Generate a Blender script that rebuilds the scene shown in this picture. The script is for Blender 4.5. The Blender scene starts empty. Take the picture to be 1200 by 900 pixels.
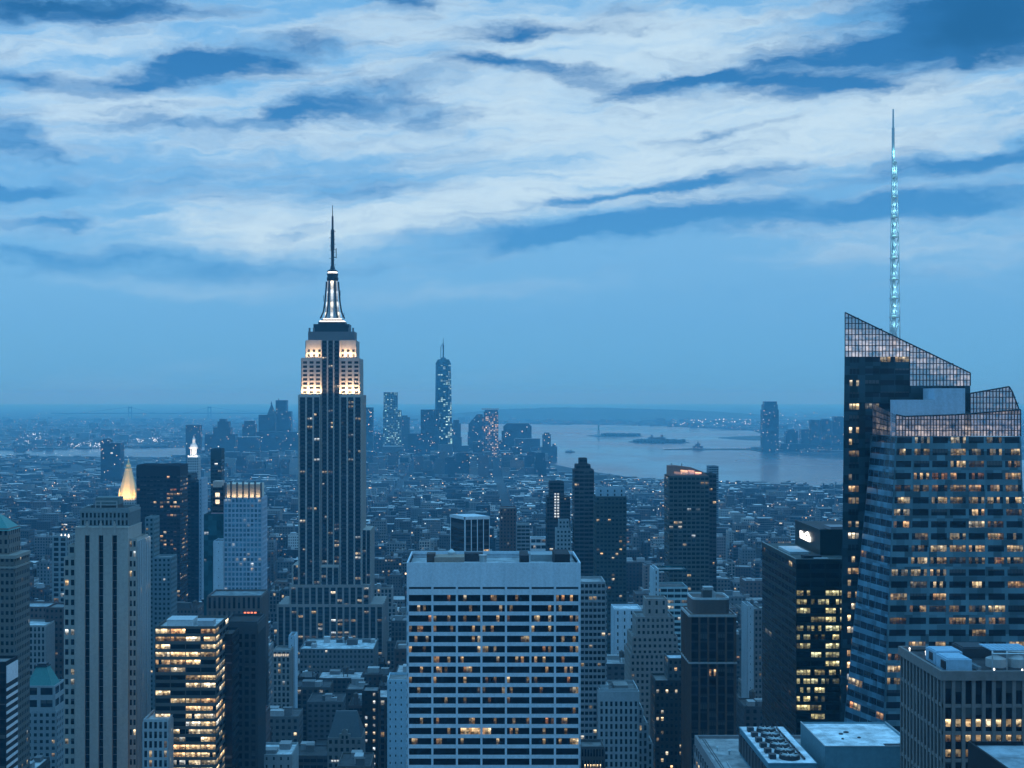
import bpy, math, random
import numpy as np

S = bpy.context.scene
COL = S.collection
F, CX, CY, H = 1650.0, 560.0, 466.0, 260.0      # focal length and vanishing point of the street grid, in pixels of a 1200 wide picture; eye height


def wx(px, D): return (px - CX) / F * D
def wz(py, D): return H - (py - CY) / F * D


# ---------------------------------------------------------------- camera
cam = bpy.data.objects.new('camera', bpy.data.cameras.new('camera'))
COL.objects.link(cam)
cam.location = (0, 0, H)
cam.rotation_euler = (math.radians(90), 0, 0)
cam.data.sensor_width = 36.0
cam.data.lens = 36.0 * F / 1200.0
cam.data.shift_x = (600 - CX) / 1200.0
cam.data.shift_y = (CY - 450) / 1200.0
cam.data.clip_start = 1.0
cam.data.clip_end = 150000.0
S.camera = cam

S.view_settings.view_transform = 'Standard'
S.view_settings.look = 'None'
S.view_settings.exposure = 0.0
S.view_settings.gamma = 1.0
S.view_settings.use_curve_mapping = False
S.cycles.use_denoising = True
S.cycles.max_bounces = 5
S.cycles.diffuse_bounces = 2
S.cycles.glossy_bounces = 3
S.cycles.volume_bounces = 2
S.cycles.transparent_max_bounces = 12
S.cycles.sample_clamp_indirect = 4.0


# ---------------------------------------------------------------- node helper
class NT:
    def __init__(self, tree):
        self.t = tree
        tree.nodes.clear()

    def n(self, kind, **kw):
        o = self.t.nodes.new(kind)
        for k, v in kw.items():
            setattr(o, k, v)
        return o

    def put(self, sock, v):
        if isinstance(v, bpy.types.NodeSocket):
            self.t.links.new(v, sock)
        elif v is not None:
            sock.default_value = v

    def m(self, op, a, b=None, c=None, clamp=False):
        o = self.n('ShaderNodeMath', operation=op, use_clamp=clamp)
        self.put(o.inputs[0], a)
        self.put(o.inputs[1], b)
        if c is not None:
            self.put(o.inputs[2], c)
        return o.outputs[0]

    def vm(self, op, a, b=None):
        o = self.n('ShaderNodeVectorMath', operation=op)
        self.put(o.inputs[0], a)
        self.put(o.inputs[1], b)
        return o.outputs[0]

    def xyz(self, x, y, z):
        o = self.n('ShaderNodeCombineXYZ')
        for s, v in zip(o.inputs, (x, y, z)):
            self.put(s, v)
        return o.outputs[0]

    def sep(self, v):
        o = self.n('ShaderNodeSeparateXYZ')
        self.put(o.inputs[0], v)
        return o.outputs

    def noise(self, vec, scale, detail=4.0, rough=0.5, dist=0.0):
        o = self.n('ShaderNodeTexNoise')
        self.put(o.inputs['Vector'], vec)
        o.inputs['Scale'].default_value = scale
        o.inputs['Detail'].default_value = detail
        o.inputs['Roughness'].default_value = rough
        o.inputs['Distortion'].default_value = dist
        return o.outputs['Fac'], o.outputs['Color']

    def white(self, vec):
        o = self.n('ShaderNodeTexWhiteNoise', noise_dimensions='3D')
        self.put(o.inputs['Vector'], vec)
        return o.outputs['Value'], o.outputs['Color']

    def mix(self, f, a, b, blend='MIX'):
        o = self.n('ShaderNodeMix', data_type='RGBA', blend_type=blend)
        self.put(o.inputs[0], f)
        for s, v in ((o.inputs[6], a), (o.inputs[7], b)):
            if isinstance(v, tuple) and len(v) == 3:
                v = v + (1.0,)
            self.put(s, v)
        return o.outputs[2]

    def ss(self, v, lo, hi):
        o = self.n('ShaderNodeMapRange', interpolation_type='SMOOTHSTEP')
        self.put(o.inputs[0], v)
        o.inputs[1].default_value = lo
        o.inputs[2].default_value = hi
        return o.outputs[0]

    def ramp(self, f, stops):
        o = self.n('ShaderNodeValToRGB')
        e = o.color_ramp.elements
        while len(e) < len(stops):
            e.new(0.5)
        for i, (p, c) in enumerate(stops):
            e[i].position = p
            e[i].color = tuple(c) + (1.0,)
        self.put(o.inputs[0], f)
        return o.outputs[0]


# ---------------------------------------------------------------- world: dusk sky with streaks of cloud
SUN_EL, SUN_AZ = 4.0, 115.0        # degrees; azimuth from the view direction, towards the right (the sun has gone down in the west)
SKY_GAIN = 1.0
world = bpy.data.worlds.new("World")
S.world = world
world.use_nodes = True
w = NT(world.node_tree)
d = w.n('ShaderNodeTexCoord').outputs['Generated']
dx, dy, dz = w.sep(d)
az = w.m('ARCTAN2', dx, dy)
el = w.m('ARCSINE', dz)
U = w.m('MULTIPLY', az, 16.5)
V = w.m('MULTIPLY', el, 16.5)
uv = w.xyz(U, V, 0.0)
wrp = w.noise(w.xyz(w.m('MULTIPLY', U, 0.55), w.m('MULTIPLY', V, 1.3), 3.0), 1.0, 5.0, 0.55)[1]
wr = w.sep(wrp)
wr2 = w.sep(w.noise(w.xyz(w.m('MULTIPLY', U, 2.1), w.m('MULTIPLY', V, 5.0), 9.0), 1.0, 6.0, 0.6)[1])
Uw = w.m('ADD', w.m('ADD', U, w.m('MULTIPLY', w.m('SUBTRACT', wr[0], 0.5), 2.0)), w.m('MULTIPLY', w.m('SUBTRACT', wr2[0], 0.5), 0.8))
Vw = w.m('ADD', w.m('ADD', V, w.m('MULTIPLY', w.m('SUBTRACT', wr[1], 0.5), 0.55)), w.m('MULTIPLY', w.m('SUBTRACT', wr2[1], 0.5), 0.24))
fine = w.noise(w.xyz(w.m('MULTIPLY', Uw, 0.6), w.m('ADD', w.m('MULTIPLY', Vw, 4.0), w.m('MULTIPLY', Uw, -0.38)), 1.0), 1.0, 9.0, 0.57)[0]
soft = w.noise(w.xyz(w.m('MULTIPLY', Uw, 0.28), w.m('ADD', w.m('MULTIPLY', Vw, 1.1), w.m('MULTIPLY', Uw, -0.1)), 7.0), 1.0, 5.0, 0.5)[0]


def blobs(lst):
    tot = None
    for (px, py, a, b, deg, amp) in lst:
        A = math.atan((px - CX) / F)
        E = math.atan((CY - py) / F * math.cos(A))
        u0, v0 = A * 16.5, E * 16.5
        c, s = math.cos(math.radians(deg)), math.sin(math.radians(deg))
        a, b = a / 100.0, b / 100.0
        # p = (Uw-u0, Vw-v0) turned and scaled
        p = w.m('MULTIPLY_ADD', Uw, c / a, w.m('MULTIPLY_ADD', Vw, s / a, (-u0 * c - v0 * s) / a))
        q = w.m('MULTIPLY_ADD', Uw, -s / b, w.m('MULTIPLY_ADD', Vw, c / b, (u0 * s - v0 * c) / b))
        r2 = w.m('ADD', w.m('MULTIPLY', p, p), w.m('MULTIPLY', q, q))
        g = w.m('MULTIPLY', w.m('EXPONENT', w.m('MULTIPLY', r2, -1.0)), amp)
        tot = g if tot is None else w.m('ADD', tot, g)
    return tot


DARK = [(215, 82, 100, 15, 8, .8), (120, 100, 70, 9, 10, .7), (300, 60, 110, 12, 8, .7), (270, 72, 70, 12, 4, .5), (385, 50, 60, 8, 0, .4),
        (440, 118, 90, 18, 8, .8), (520, 132, 70, 15, 0, .6), (360, 122, 70, 11, 14, .5), (330, 140, 90, 9, 8, .45), (200, 152, 110, 10, 2, .6), (480, 95, 80, 9, 5, .4),
        (585, 38, 55, 12, 5, .85), (560, 74, 110, 10, -4, .6), (650, 86, 80, 10, -7, .65), (770, 100, 80, 10, 9, .6), (850, 88, 80, 13, 3, .7), (930, 95, 90, 12, -2, .7), (985, 108, 55, 15, 5, .75), (1010, 64, 120, 11, 4, .6), (930, 66, 90, 8, 2, .4),
        (1150, 30, 130, 45, 0, 1.7), (1060, 45, 90, 20, 0, .6), (640, 284, 90, 9, 9, .7), (720, 268, 130, 13, 7, .8), (850, 254, 160, 13, 5, .75), (1000, 252, 180, 13, 3, .7), (1150, 238, 120, 24, 4, .75), (1180, 182, 120, 12, 9, .85),
        (700, 232, 140, 8, 8, .55), (820, 214, 150, 9, 8, .6), (960, 208, 150, 9, 8, .55), (1080, 196, 110, 9, 9, .6), (560, 278, 120, 12, 5, .75),
        (60, 8, 150, 15, 0, 1.1), (10, 88, 50, 15, 0, .9), (20, 165, 55, 18, -10, .9), (20, 225, 60, 10, 0, .9), (60, 266, 45, 8, 3, .75),
        (240, 311, 150, 13, 0, .8), (50, 303, 80, 11, 0, .75), (470, 2, 40, 8, 0, .7), (740, 8, 60, 8, 0, .5), (680, 36, 60, 7, 3, .35), (845, 153, 40, 7, 5, .45), (940, 140, 40, 6, 5, .35),
        (780, 158, 40, 6, 0, .3), (230, 212, 260, 28, 2, .3), (420, 225, 120, 22, 6, .3)]
BRIGHT = [(760, 60, 200, 60, 0, .55), (900, 160, 320, 55, 4, .6), (560, 237, 230, 22, 10, .5), (330, 140, 150, 30, 4, .5), (320, 265, 300, 30, 0, .38), (120, 60, 160, 50, 0, .3),
          (1080, 110, 160, 40, 0, .4), (560, 340, 200, 18, 4, .16), (200, 335, 150, 14, 0, .3), (70, 130, 120, 40, 0, .3), (480, 50, 200, 50, 0, .3), (860, 225, 120, 14, 6, .3), (650, 245, 100, 12, 6, .3),
          (560, 110, 170, 70, 0, .25)]
dk = w.m('ADD', w.m('MULTIPLY', blobs(DARK), 1.25), w.m('MULTIPLY', w.m('SUBTRACT', fine, 0.5), 2.4))
dk = w.ss(w.m('ADD', dk, w.m('MULTIPLY', w.m('SUBTRACT', w.noise(w.xyz(w.m('MULTIPLY', Uw, 1.6), w.m('MULTIPLY', Vw, 7.0), 2.0), 1.0, 7.0, .65)[0], .5), 1.3)), -0.12, 1.35)
br = w.m('ADD', blobs(BRIGHT), w.m('MULTIPLY', w.m('MULTIPLY', w.m('SUBTRACT', fine, 0.5), 2.0), w.ss(V, 0.9, 2.2)))
br = w.m('ADD', br, w.m('MULTIPLY', w.m('SUBTRACT', soft, 0.5), 1.0))
high = w.ss(V, 0.9, 2.7)
br = w.m('ADD', br, w.m('MULTIPLY', high, 0.2))
fine2 = w.noise(w.xyz(w.m('MULTIPLY', Uw, 1.1), w.m('ADD', w.m('MULTIPLY', Vw, 8.0), w.m('MULTIPLY', Uw, -0.8)), 5.0), 1.0, 6.0, 0.6)[0]
br = w.m('ADD', br, w.m('MULTIPLY', w.m('MULTIPLY', w.m('SUBTRACT', fine2, 0.5), 0.7), high))
br = w.ss(br, 0.0, 0.95)
low_c = w.ramp(w.ss(V, -0.2, 2.2), [(0.0, (.095, .375, .690)), (0.45, (.116, .380, .700)), (1.0, (.160, .42, .71))])
c1 = w.mix(br, low_c, (.54, .72, .825))
dkc = w.mix(w.ss(V, 1.2, 4.4), (.055, .275, .590), (.016, .150, .375))
dkc = w.mix(w.ss(w.m('ADD', blobs([(1165, 25, 120, 50, 0, 1.0), (40, 0, 140, 20, 0, .8)]), w.m('MULTIPLY', fine, 0.3)), 0.3, 1.1), dkc, (.006, .105, .265))
c2 = w.mix(w.m('MULTIPLY', dk, w.ss(V, 0.9, 1.6)), c1, dkc)
# unseen sky brightened overhead and dimmed behind the viewer, to light the city
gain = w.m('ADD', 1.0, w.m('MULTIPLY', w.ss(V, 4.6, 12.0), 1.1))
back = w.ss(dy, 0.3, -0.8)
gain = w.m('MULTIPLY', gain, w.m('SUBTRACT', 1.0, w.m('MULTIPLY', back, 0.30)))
deep = w.m('MAXIMUM', w.ss(V, 5.0, 12.0), back)        # overhead and behind the viewer tinted bluer, to cool the light on walls
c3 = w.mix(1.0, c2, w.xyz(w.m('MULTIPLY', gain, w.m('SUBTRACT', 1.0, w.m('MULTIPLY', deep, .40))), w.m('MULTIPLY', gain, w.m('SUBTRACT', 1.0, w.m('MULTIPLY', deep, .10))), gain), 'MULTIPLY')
sky = w.n('ShaderNodeTexSky', sky_type='NISHITA', sun_disc=False)
sky.sun_elevation = math.radians(SUN_EL)
sky.sun_rotation = math.radians(SUN_AZ)
sky.altitude = 260
bg1 = w.n('ShaderNodeBackground')
w.put(bg1.inputs[0], w.mix(1.0, sky.outputs[0], (.25, .45, 1.0), 'MULTIPLY'))
bg1.inputs[1].default_value = 0.05
bg2 = w.n('ShaderNodeBackground')
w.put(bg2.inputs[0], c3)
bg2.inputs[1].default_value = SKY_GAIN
add = w.n('ShaderNodeAddShader')
w.put(add.inputs[0], bg1.outputs[0])
w.put(add.inputs[1], bg2.outputs[0])
out = w.n('ShaderNodeOutputWorld')
w.put(out.inputs[0], add.outputs[0])
world.cycles.sampling_method = 'MANUAL'
world.cycles.sample_map_resolution = 1024

sun_d = bpy.data.lights.new('sun', 'SUN')
sun_d.energy = 0.08
sun_d.angle = math.radians(25)
sun_d.color = (1.0, 0.93, 0.85)
sun = bpy.data.objects.new('sun', sun_d)
COL.objects.link(sun)
sun.rotation_euler = (math.radians(90 - SUN_EL - 16), 0, math.radians(-SUN_AZ + 180))


# ---------------------------------------------------------------- materials
def new_mat(name):
    m = bpy.data.materials.new(name)
    m.use_nodes = True
    return m, NT(m.node_tree)


def finish(t, shader, volume=None):
    o = t.n('ShaderNodeOutputMaterial')
    if shader is not None:
        t.put(o.inputs[0], shader)
    if volume is not None:
        t.put(o.inputs[1], volume)


def principled(t, base, rough=.8, metal=0.0, spec=.4, emis=None, emis_s=None, normal=None):
    p = t.n('ShaderNodeBsdfPrincipled')
    if isinstance(base, tuple) and len(base) == 3:
        base = base + (1.0,)
    t.put(p.inputs['Base Color'], base)
    t.put(p.inputs['Roughness'], rough)
    t.put(p.inputs['Metallic'], metal)
    p.inputs['Specular IOR Level'].default_value = spec
    if emis is not None:
        t.put(p.inputs['Emission Color'], emis)
        t.put(p.inputs['Emission Strength'], emis_s)
    if normal is not None:
        t.put(p.inputs['Normal'], normal)
    return p.outputs[0]


def make_masonry():
    """stone, brick or concrete in the object's own colour, with grain, weather streaks and courses"""
    m, t = new_mat('masonry')
    col = t.n('ShaderNodeObjectInfo').outputs['Color']
    pos = t.n('ShaderNodeNewGeometry').outputs['Position']
    a = t.noise(pos, .9, 5, .6)[0]
    s = t.noise(t.vm('MULTIPLY', pos, (.5, .5, .035)), 1.0, 4, .6)[0]
    b = t.noise(pos, .06, 3, .5)[0]
    k = t.m('ADD', .45, t.m('MULTIPLY', a, .55))
    k = t.m('ADD', k, t.m('MULTIPLY', s, .35))
    k = t.m('ADD', k, t.m('MULTIPLY', b, .2))
    finish(t, principled(t, t.mix(1.0, col, t.xyz(k, k, k), 'MULTIPLY'), .85, spec=.25))
    return m


def make_roof():
    """flat roof: membrane and gravel in the object's own colour with ponding stains and patches"""
    m, t = new_mat('roofing')
    col = t.n('ShaderNodeObjectInfo').outputs['Color']
    pos = t.n('ShaderNodeNewGeometry').outputs['Position']
    a = t.noise(pos, .22, 5, .6)[0]
    g = t.noise(pos, 3.0, 3, .6)[0]
    patch = t.white(t.vm('FLOOR', t.vm('MULTIPLY', t.vm('ADD', pos, (3.3, 5.1, 0.)), (.16, .21, 0.))))[0]
    k = t.m('ADD', .25, t.m('MULTIPLY', t.ss(a, .3, .7), .6))
    k = t.m('ADD', k, t.m('MULTIPLY', g, .35))
    k = t.m('ADD', k, t.m('MULTIPLY', patch, .25))
    finish(t, principled(t, t.mix(1.0, col, t.xyz(k, k, k), 'MULTIPLY'), .8, spec=.3))
    return m


HUES = [(0.0, (1.0, .34, .14)), (.3, (1.0, .56, .25)), (.55, (1.0, .73, .38)), (.8, (1.0, .88, .64)), (1.0, (.80, .93, 1.0))]


def make_glass(name, base, rough, metal, K=1.5, cell=(1.25, 1.25, 1.15), spec=.25, lo=.12, pw=1.7, hues=None, blinds=.55):
    """window glass; the face attribute lit says how strongly the room behind it is lit, hue its lamp colour"""
    m, t = new_mat(name)
    lit = t.n('ShaderNodeAttribute', attribute_name='lit').outputs['Fac']
    hue = t.n('ShaderNodeAttribute', attribute_name='hue').outputs['Fac']
    pos = t.n('ShaderNodeNewGeometry').outputs['Position']
    fu, fv, _ = t.sep(t.n('ShaderNodeUVMap', uv_map='pane').outputs[0])
    c = t.vm('FLOOR', t.vm('DIVIDE', t.vm('ADD', pos, (.37, .41, .29)), cell))
    r, rc = t.white(c)
    seed = t.sep(t.white(t.xyz(t.m('MULTIPLY', lit, 91.7), t.m('MULTIPLY', hue, 57.3), 1.0))[1])
    # a blind let down to some height, the ceiling lamps above, desks and people dark against the room below
    drop = t.m('MULTIPLY', t.m('GREATER_THAN', seed[0], .45), t.m('MULTIPLY', seed[1], .75))
    blind = t.m('GREATER_THAN', fv, t.m('SUBTRACT', 1.0, drop))
    room = t.m('ADD', .34, t.m('MULTIPLY', t.ss(fv, .25, 1.0), .75))
    tube = t.m('MULTIPLY', t.m('MULTIPLY', t.m('GREATER_THAN', fv, .74), t.m('LESS_THAN', fv, .9)), t.m('GREATER_THAN', t.m('FRACT', t.m('ADD', t.m('MULTIPLY', fu, 2.0), seed[2])), .35))
    room = t.m('ADD', room, t.m('MULTIPLY', tube, .8))
    desk = t.m('MULTIPLY', t.ss(t.noise(pos, .9, 3, .6)[0], .47, .56), t.m('SUBTRACT', 1.0, t.ss(fv, .3, .62)))
    room = t.m('MULTIPLY', room, t.m('SUBTRACT', 1.0, t.m('MULTIPLY', desk, .75)))
    bl = t.n('ShaderNodeMix', data_type='FLOAT')
    t.put(bl.inputs[0], blind)
    t.put(bl.inputs[2], room)
    bl.inputs[3].default_value = .42
    b = t.m('MULTIPLY', bl.outputs[0], t.m('ADD', lo + .35, t.m('MULTIPLY', t.m('POWER', r, pw), .95)))
    e = t.m('MULTIPLY', t.m('MULTIPLY', lit, b), K)
    hj = t.m('ADD', hue, t.m('MULTIPLY', t.m('SUBTRACT', seed[2], .5), .25), clamp=True)
    bm = t.n('ShaderNodeBump')
    bm.inputs['Strength'].default_value = .05
    bm.inputs['Distance'].default_value = 1.0
    t.put(bm.inputs['Height'], t.noise(pos, .35, 2)[0])
    tone = t.m('ADD', .55, t.m('MULTIPLY', t.white(t.vm('FLOOR', t.vm('DIVIDE', t.vm('ADD', pos, (.7, .3, .9)), (3.1, 3.1, 3.7))))[0], .9))
    bc = t.mix(1.0, tuple(base) + (1.,), t.xyz(tone, tone, tone), 'MULTIPLY')
    if blinds > 0:
        bc = t.mix(t.m('MULTIPLY', blind, t.m('MULTIPLY', seed[2], blinds)), bc, (.17, .17, .165))
    finish(t, principled(t, bc, rough, metal, spec, t.ramp(hj, hues or HUES), e, bm.outputs[0]))
    m.cycles.emission_sampling = 'NONE'
    return m


def make_screen():
    """clear glass screen with a faint frit, the glow of lamps behind it put in as emission"""
    m, t = new_mat('screen_glass')
    lit = t.n('ShaderNodeAttribute', attribute_name='lit').outputs['Fac']
    pos = t.n('ShaderNodeNewGeometry').outputs['Position']
    r = t.noise(t.vm('MULTIPLY', pos, (1., 1., 1.3)), .32, 3, .6)[0]
    e = t.m('MULTIPLY', lit, t.m('MULTIPLY', t.ss(r, .25, .75), 1.1))  # panes emit the glow of lamps behind; no lamps are built there
    p = principled(t, (.10, .15, .18), .12, 0, .5, (1., .80, .70, 1.), e)
    tr = t.n('ShaderNodeBsdfTransparent')
    tr.inputs[0].default_value = (.62, .78, .86, 1.)
    mx = t.n('ShaderNodeMixShader')
    mx.inputs[0].default_value = .5
    t.put(mx.inputs[1], tr.outputs[0])
    t.put(mx.inputs[2], p)
    finish(t, mx.outputs[0])
    m.cycles.emission_sampling = 'NONE'
    return m


def make_lamp(name, col, k):
    m, t = new_mat(name)
    e = t.n('ShaderNodeEmission')
    e.inputs[0].default_value = tuple(col) + (1.,)
    e.inputs[1].default_value = k
    finish(t, e.outputs[0])
    m.cycles.emission_sampling = 'NONE'
    return m


def make_metal(name, base, rough=.45, metal=.6):
    m, t = new_mat(name)
    pos = t.n('ShaderNodeNewGeometry').outputs['Position']
    a = t.noise(pos, .8, 5, .6)[0]
    k = t.m('ADD', .7, t.m('MULTIPLY', a, .6))
    finish(t, principled(t, t.mix(1.0, tuple(base) + (1.,), t.xyz(k, k, k), 'MULTIPLY'), rough, metal))
    return m


def make_mass():
    """walls of the far blocks: own tint per building, rows of windows, a few of them lit; roofs by facing"""
    m, t = new_mat('far_city')
    tint = t.n('ShaderNodeAttribute', attribute_name='tint').outputs['Color']
    g = t.n('ShaderNodeNewGeometry')
    x, y, z = t.sep(g.outputs['Position'])
    nx, ny, nz = t.sep(g.outputs['True Normal'])
    side = t.m('GREATER_THAN', t.m('ABSOLUTE', nx), .7)
    top = t.m('GREATER_THAN', nz, .7)
    u = t.m('ADD', t.m('MULTIPLY', side, y), t.m('MULTIPLY', t.m('SUBTRACT', 1.0, side), x))
    bid = t.n('ShaderNodeAttribute', attribute_name='bid').outputs['Fac']
    wu = t.m('ADD', 2.4, t.m('MULTIPLY', t.m('FRACT', t.m('MULTIPLY', bid, 7.13)), 2.2))
    wv = t.m('ADD', 3.2, t.m('MULTIPLY', t.m('FRACT', t.m('MULTIPLY', bid, 3.77)), .8))
    cu, cv = t.m('DIVIDE', u, wu), t.m('DIVIDE', z, wv)
    fu, fv = t.m('FRACT', cu), t.m('FRACT', cv)
    win = t.m('MULTIPLY', t.m('MULTIPLY', t.m('GREATER_THAN', fu, .28), t.m('LESS_THAN', fu, .80)),
              t.m('MULTIPLY', t.m('GREATER_THAN', fv, .25), t.m('LESS_THAN', fv, .78)))
    win = t.m('MULTIPLY', win, t.m('SUBTRACT', 1.0, top))
    r, rc = t.white(t.xyz(t.m('FLOOR', cu), t.m('FLOOR', cv), bid))
    rr = t.sep(rc)
    lit = t.m('GREATER_THAN', r, t.m('ADD', .965, t.m('MULTIPLY', t.ss(y, 3500, 5500), .02)))
    far = t.ss(y, 1500, 6000)
    e = t.m('MULTIPLY', t.m('MULTIPLY', win, lit), t.m('ADD', .5, t.m('MULTIPLY', t.m('POWER', rr[1], 2.0), 2.5)))
    e = t.m('MULTIPLY', e, t.m('ADD', 1.0, t.m('MULTIPLY', far, .6)))
    ns = t.noise(g.outputs['Position'], .12, 4, .6)[0]
    k = t.m('ADD', .6, t.m('MULTIPLY', ns, .8))
    wallc = t.mix(1.0, tint, t.xyz(k, k, k), 'MULTIPLY')
    rt = t.white(t.xyz(bid, bid, 4.0))[0]
    rk = t.m('ADD', .055, t.m('MULTIPLY', t.m('POWER', rt, 2.0), .75))
    rk = t.m('MULTIPLY', rk, k)
    base = t.mix(win, wallc, (.012, .016, .022))
    base = t.mix(top, base, t.xyz(rk, rk, rk))
    rough = t.m('SUBTRACT', .85, t.m('MULTIPLY', win, .7))
    finish(t, principled(t, base, rough, 0, .4, t.ramp(rr[2], [(0., (1., .62, .32)), (.4, (1., .8, .52)), (.7, (1., .95, .82)), (1., (.75, .92, 1.))]), e))
    m.cycles.emission_sampling = 'NONE'
    return m


def make_water():
    m, t = new_mat('water')
    pos = t.n('ShaderNodeNewGeometry').outputs['Position']
    b = t.n('ShaderNodeBump')
    b.inputs['Strength'].default_value = .14
    b.inputs['Distance'].default_value = 1.0
    h = t.m('ADD', t.noise(pos, .05, 5, .6)[0], t.m('MULTIPLY', t.noise(t.vm('MULTIPLY', pos, (1., .35, 1.)), .004, 4, .6)[0], 4.0))
    t.put(b.inputs['Height'], h)
    r = t.m('ADD', .07, t.m('MULTIPLY', t.ss(t.noise(t.vm('MULTIPLY', pos, (1., .5, 1.)), .0011, 4, .6)[0], .35, .65), .22))
    finish(t, principled(t, (.02, .045, .06), r, 0, .6, normal=b.outputs[0]))
    return m


def make_ground(name, a, b, scale):
    m, t = new_mat(name)
    pos = t.n('ShaderNodeNewGeometry').outputs['Position']
    n1 = t.noise(pos, scale, 6, .65)[0]
    n2 = t.noise(pos, scale * 9, 4, .6)[0]
    f = t.m('ADD', t.m('MULTIPLY', t.ss(n1, .3, .7), .6), t.m('MULTIPLY', n2, .4))
    finish(t, principled(t, t.mix(f, a, b), .9, spec=.2))
    return m


M = {}
M['masonry'] = make_masonry()
M['roofing'] = make_roof()
M['glass'] = make_glass('window_glass', (.012, .016, .022), .12, 0.0)
M['office'] = make_glass('office_glass', (.008, .010, .014), .10, 0.0, K=2.3, cell=(.9, .9, .8), lo=.22, pw=1.8, spec=.10, blinds=0)
M['greenish'] = make_glass('greenish_lit_glass', (.008, .012, .013), .10, 0.0, K=2.0, cell=(.9, .9, .8), lo=.2, pw=1.8, spec=.12, blinds=.1, hues=[(0., (1., .75, .30)), (.6, (.95, .84, .40)), (1., (.90, .95, .60))])
M['cyan'] = make_glass('cyan_lit_glass', (.03, .05, .06), .15, 0.2, K=1.2, cell=(5., 5., 4.), lo=.1, pw=1.6, hues=[(0., (.25, 1., .9)), (.5, (.35, 1., .95)), (1., (.6, 1., 1.))])
M['curtain'] = make_glass('curtain_glass', (.014, .02, .028), .10, 0.0, K=1.6, spec=.3, cell=(1.1, 1.1, 1.0), lo=.1, pw=2.0)
M['spandrel'] = make_glass('spandrel_glass', (.11, .20, .235), .3, 0.25, blinds=0)
M['facet'] = make_glass('facet_glass', (.10, .23, .31), .28, 0.3, blinds=0)
M['crown'] = make_screen()
M['mastglass'] = make_glass('mast_glass', (.30, .32, .34), .25, 0.0, K=1.7, cell=(30., 30., 2.2), lo=.45, pw=1.0)
M['darkspandrel'] = make_glass('dark_spandrel_glass', (.035, .068, .082), .2, 0.25, blinds=0)
M['teal'] = make_glass('teal_glass', (.03, .12, .14), .15, 0.3, blinds=0)
M['facetpane'] = make_glass('facet_pane_glass', (.012, .030, .045), .15, 0.0, K=1.6, cell=(1.1, 1.1, 1.0), lo=.1, pw=1.8)
M['dark_metal'] = make_metal('dark_metal', (.035, .042, .05), .5, .4)
M['green_metal'] = make_metal('green_black_metal', (.012, .028, .027), .4, .3)
M['pale_metal'] = make_metal('pale_metal', (.45, .5, .52), .4, .5)
M['copper'] = make_metal('green_copper', (.06, .24, .235), .6, .1)
M['gold'] = make_metal('gilded_roof', (.72, .55, .30), .5, .2)
M['slate'] = make_metal('slate', (.06, .075, .085), .7, 0.)
M['red_tile'] = make_metal('red_tile', (.14, .045, .04), .8, 0.)
M['far'] = make_mass()
M['water'] = make_water()
M['ground'] = make_ground('asphalt', (.035, .036, .04), (.075, .075, .078), .02)
M['pavement'] = make_ground('pavement', (.10, .10, .10), (.2, .2, .2), .1)
M['land'] = make_ground('far_land', (.035, .05, .04), (.10, .10, .095), .003)
M['warm_lamp'] = make_lamp('warm_lamp', (1., .78, .5), 3.0)
M['white_lamp'] = make_lamp('white_lamp', (1., .95, .88), 2.2)
M['shore_lamp'] = make_lamp('shore_lamp', (.72, .9, 1.), 2.6)
M['cyan_lamp'] = make_lamp('cyan_lamp', (.35, .95, 1.), 1.15)
M['spire_paint'] = make_metal('spire_paint', (.62, .68, .70), .5, .1)
M['red_lamp'] = make_lamp('red_lamp', (1., .22, .10), 2.0)


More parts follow.
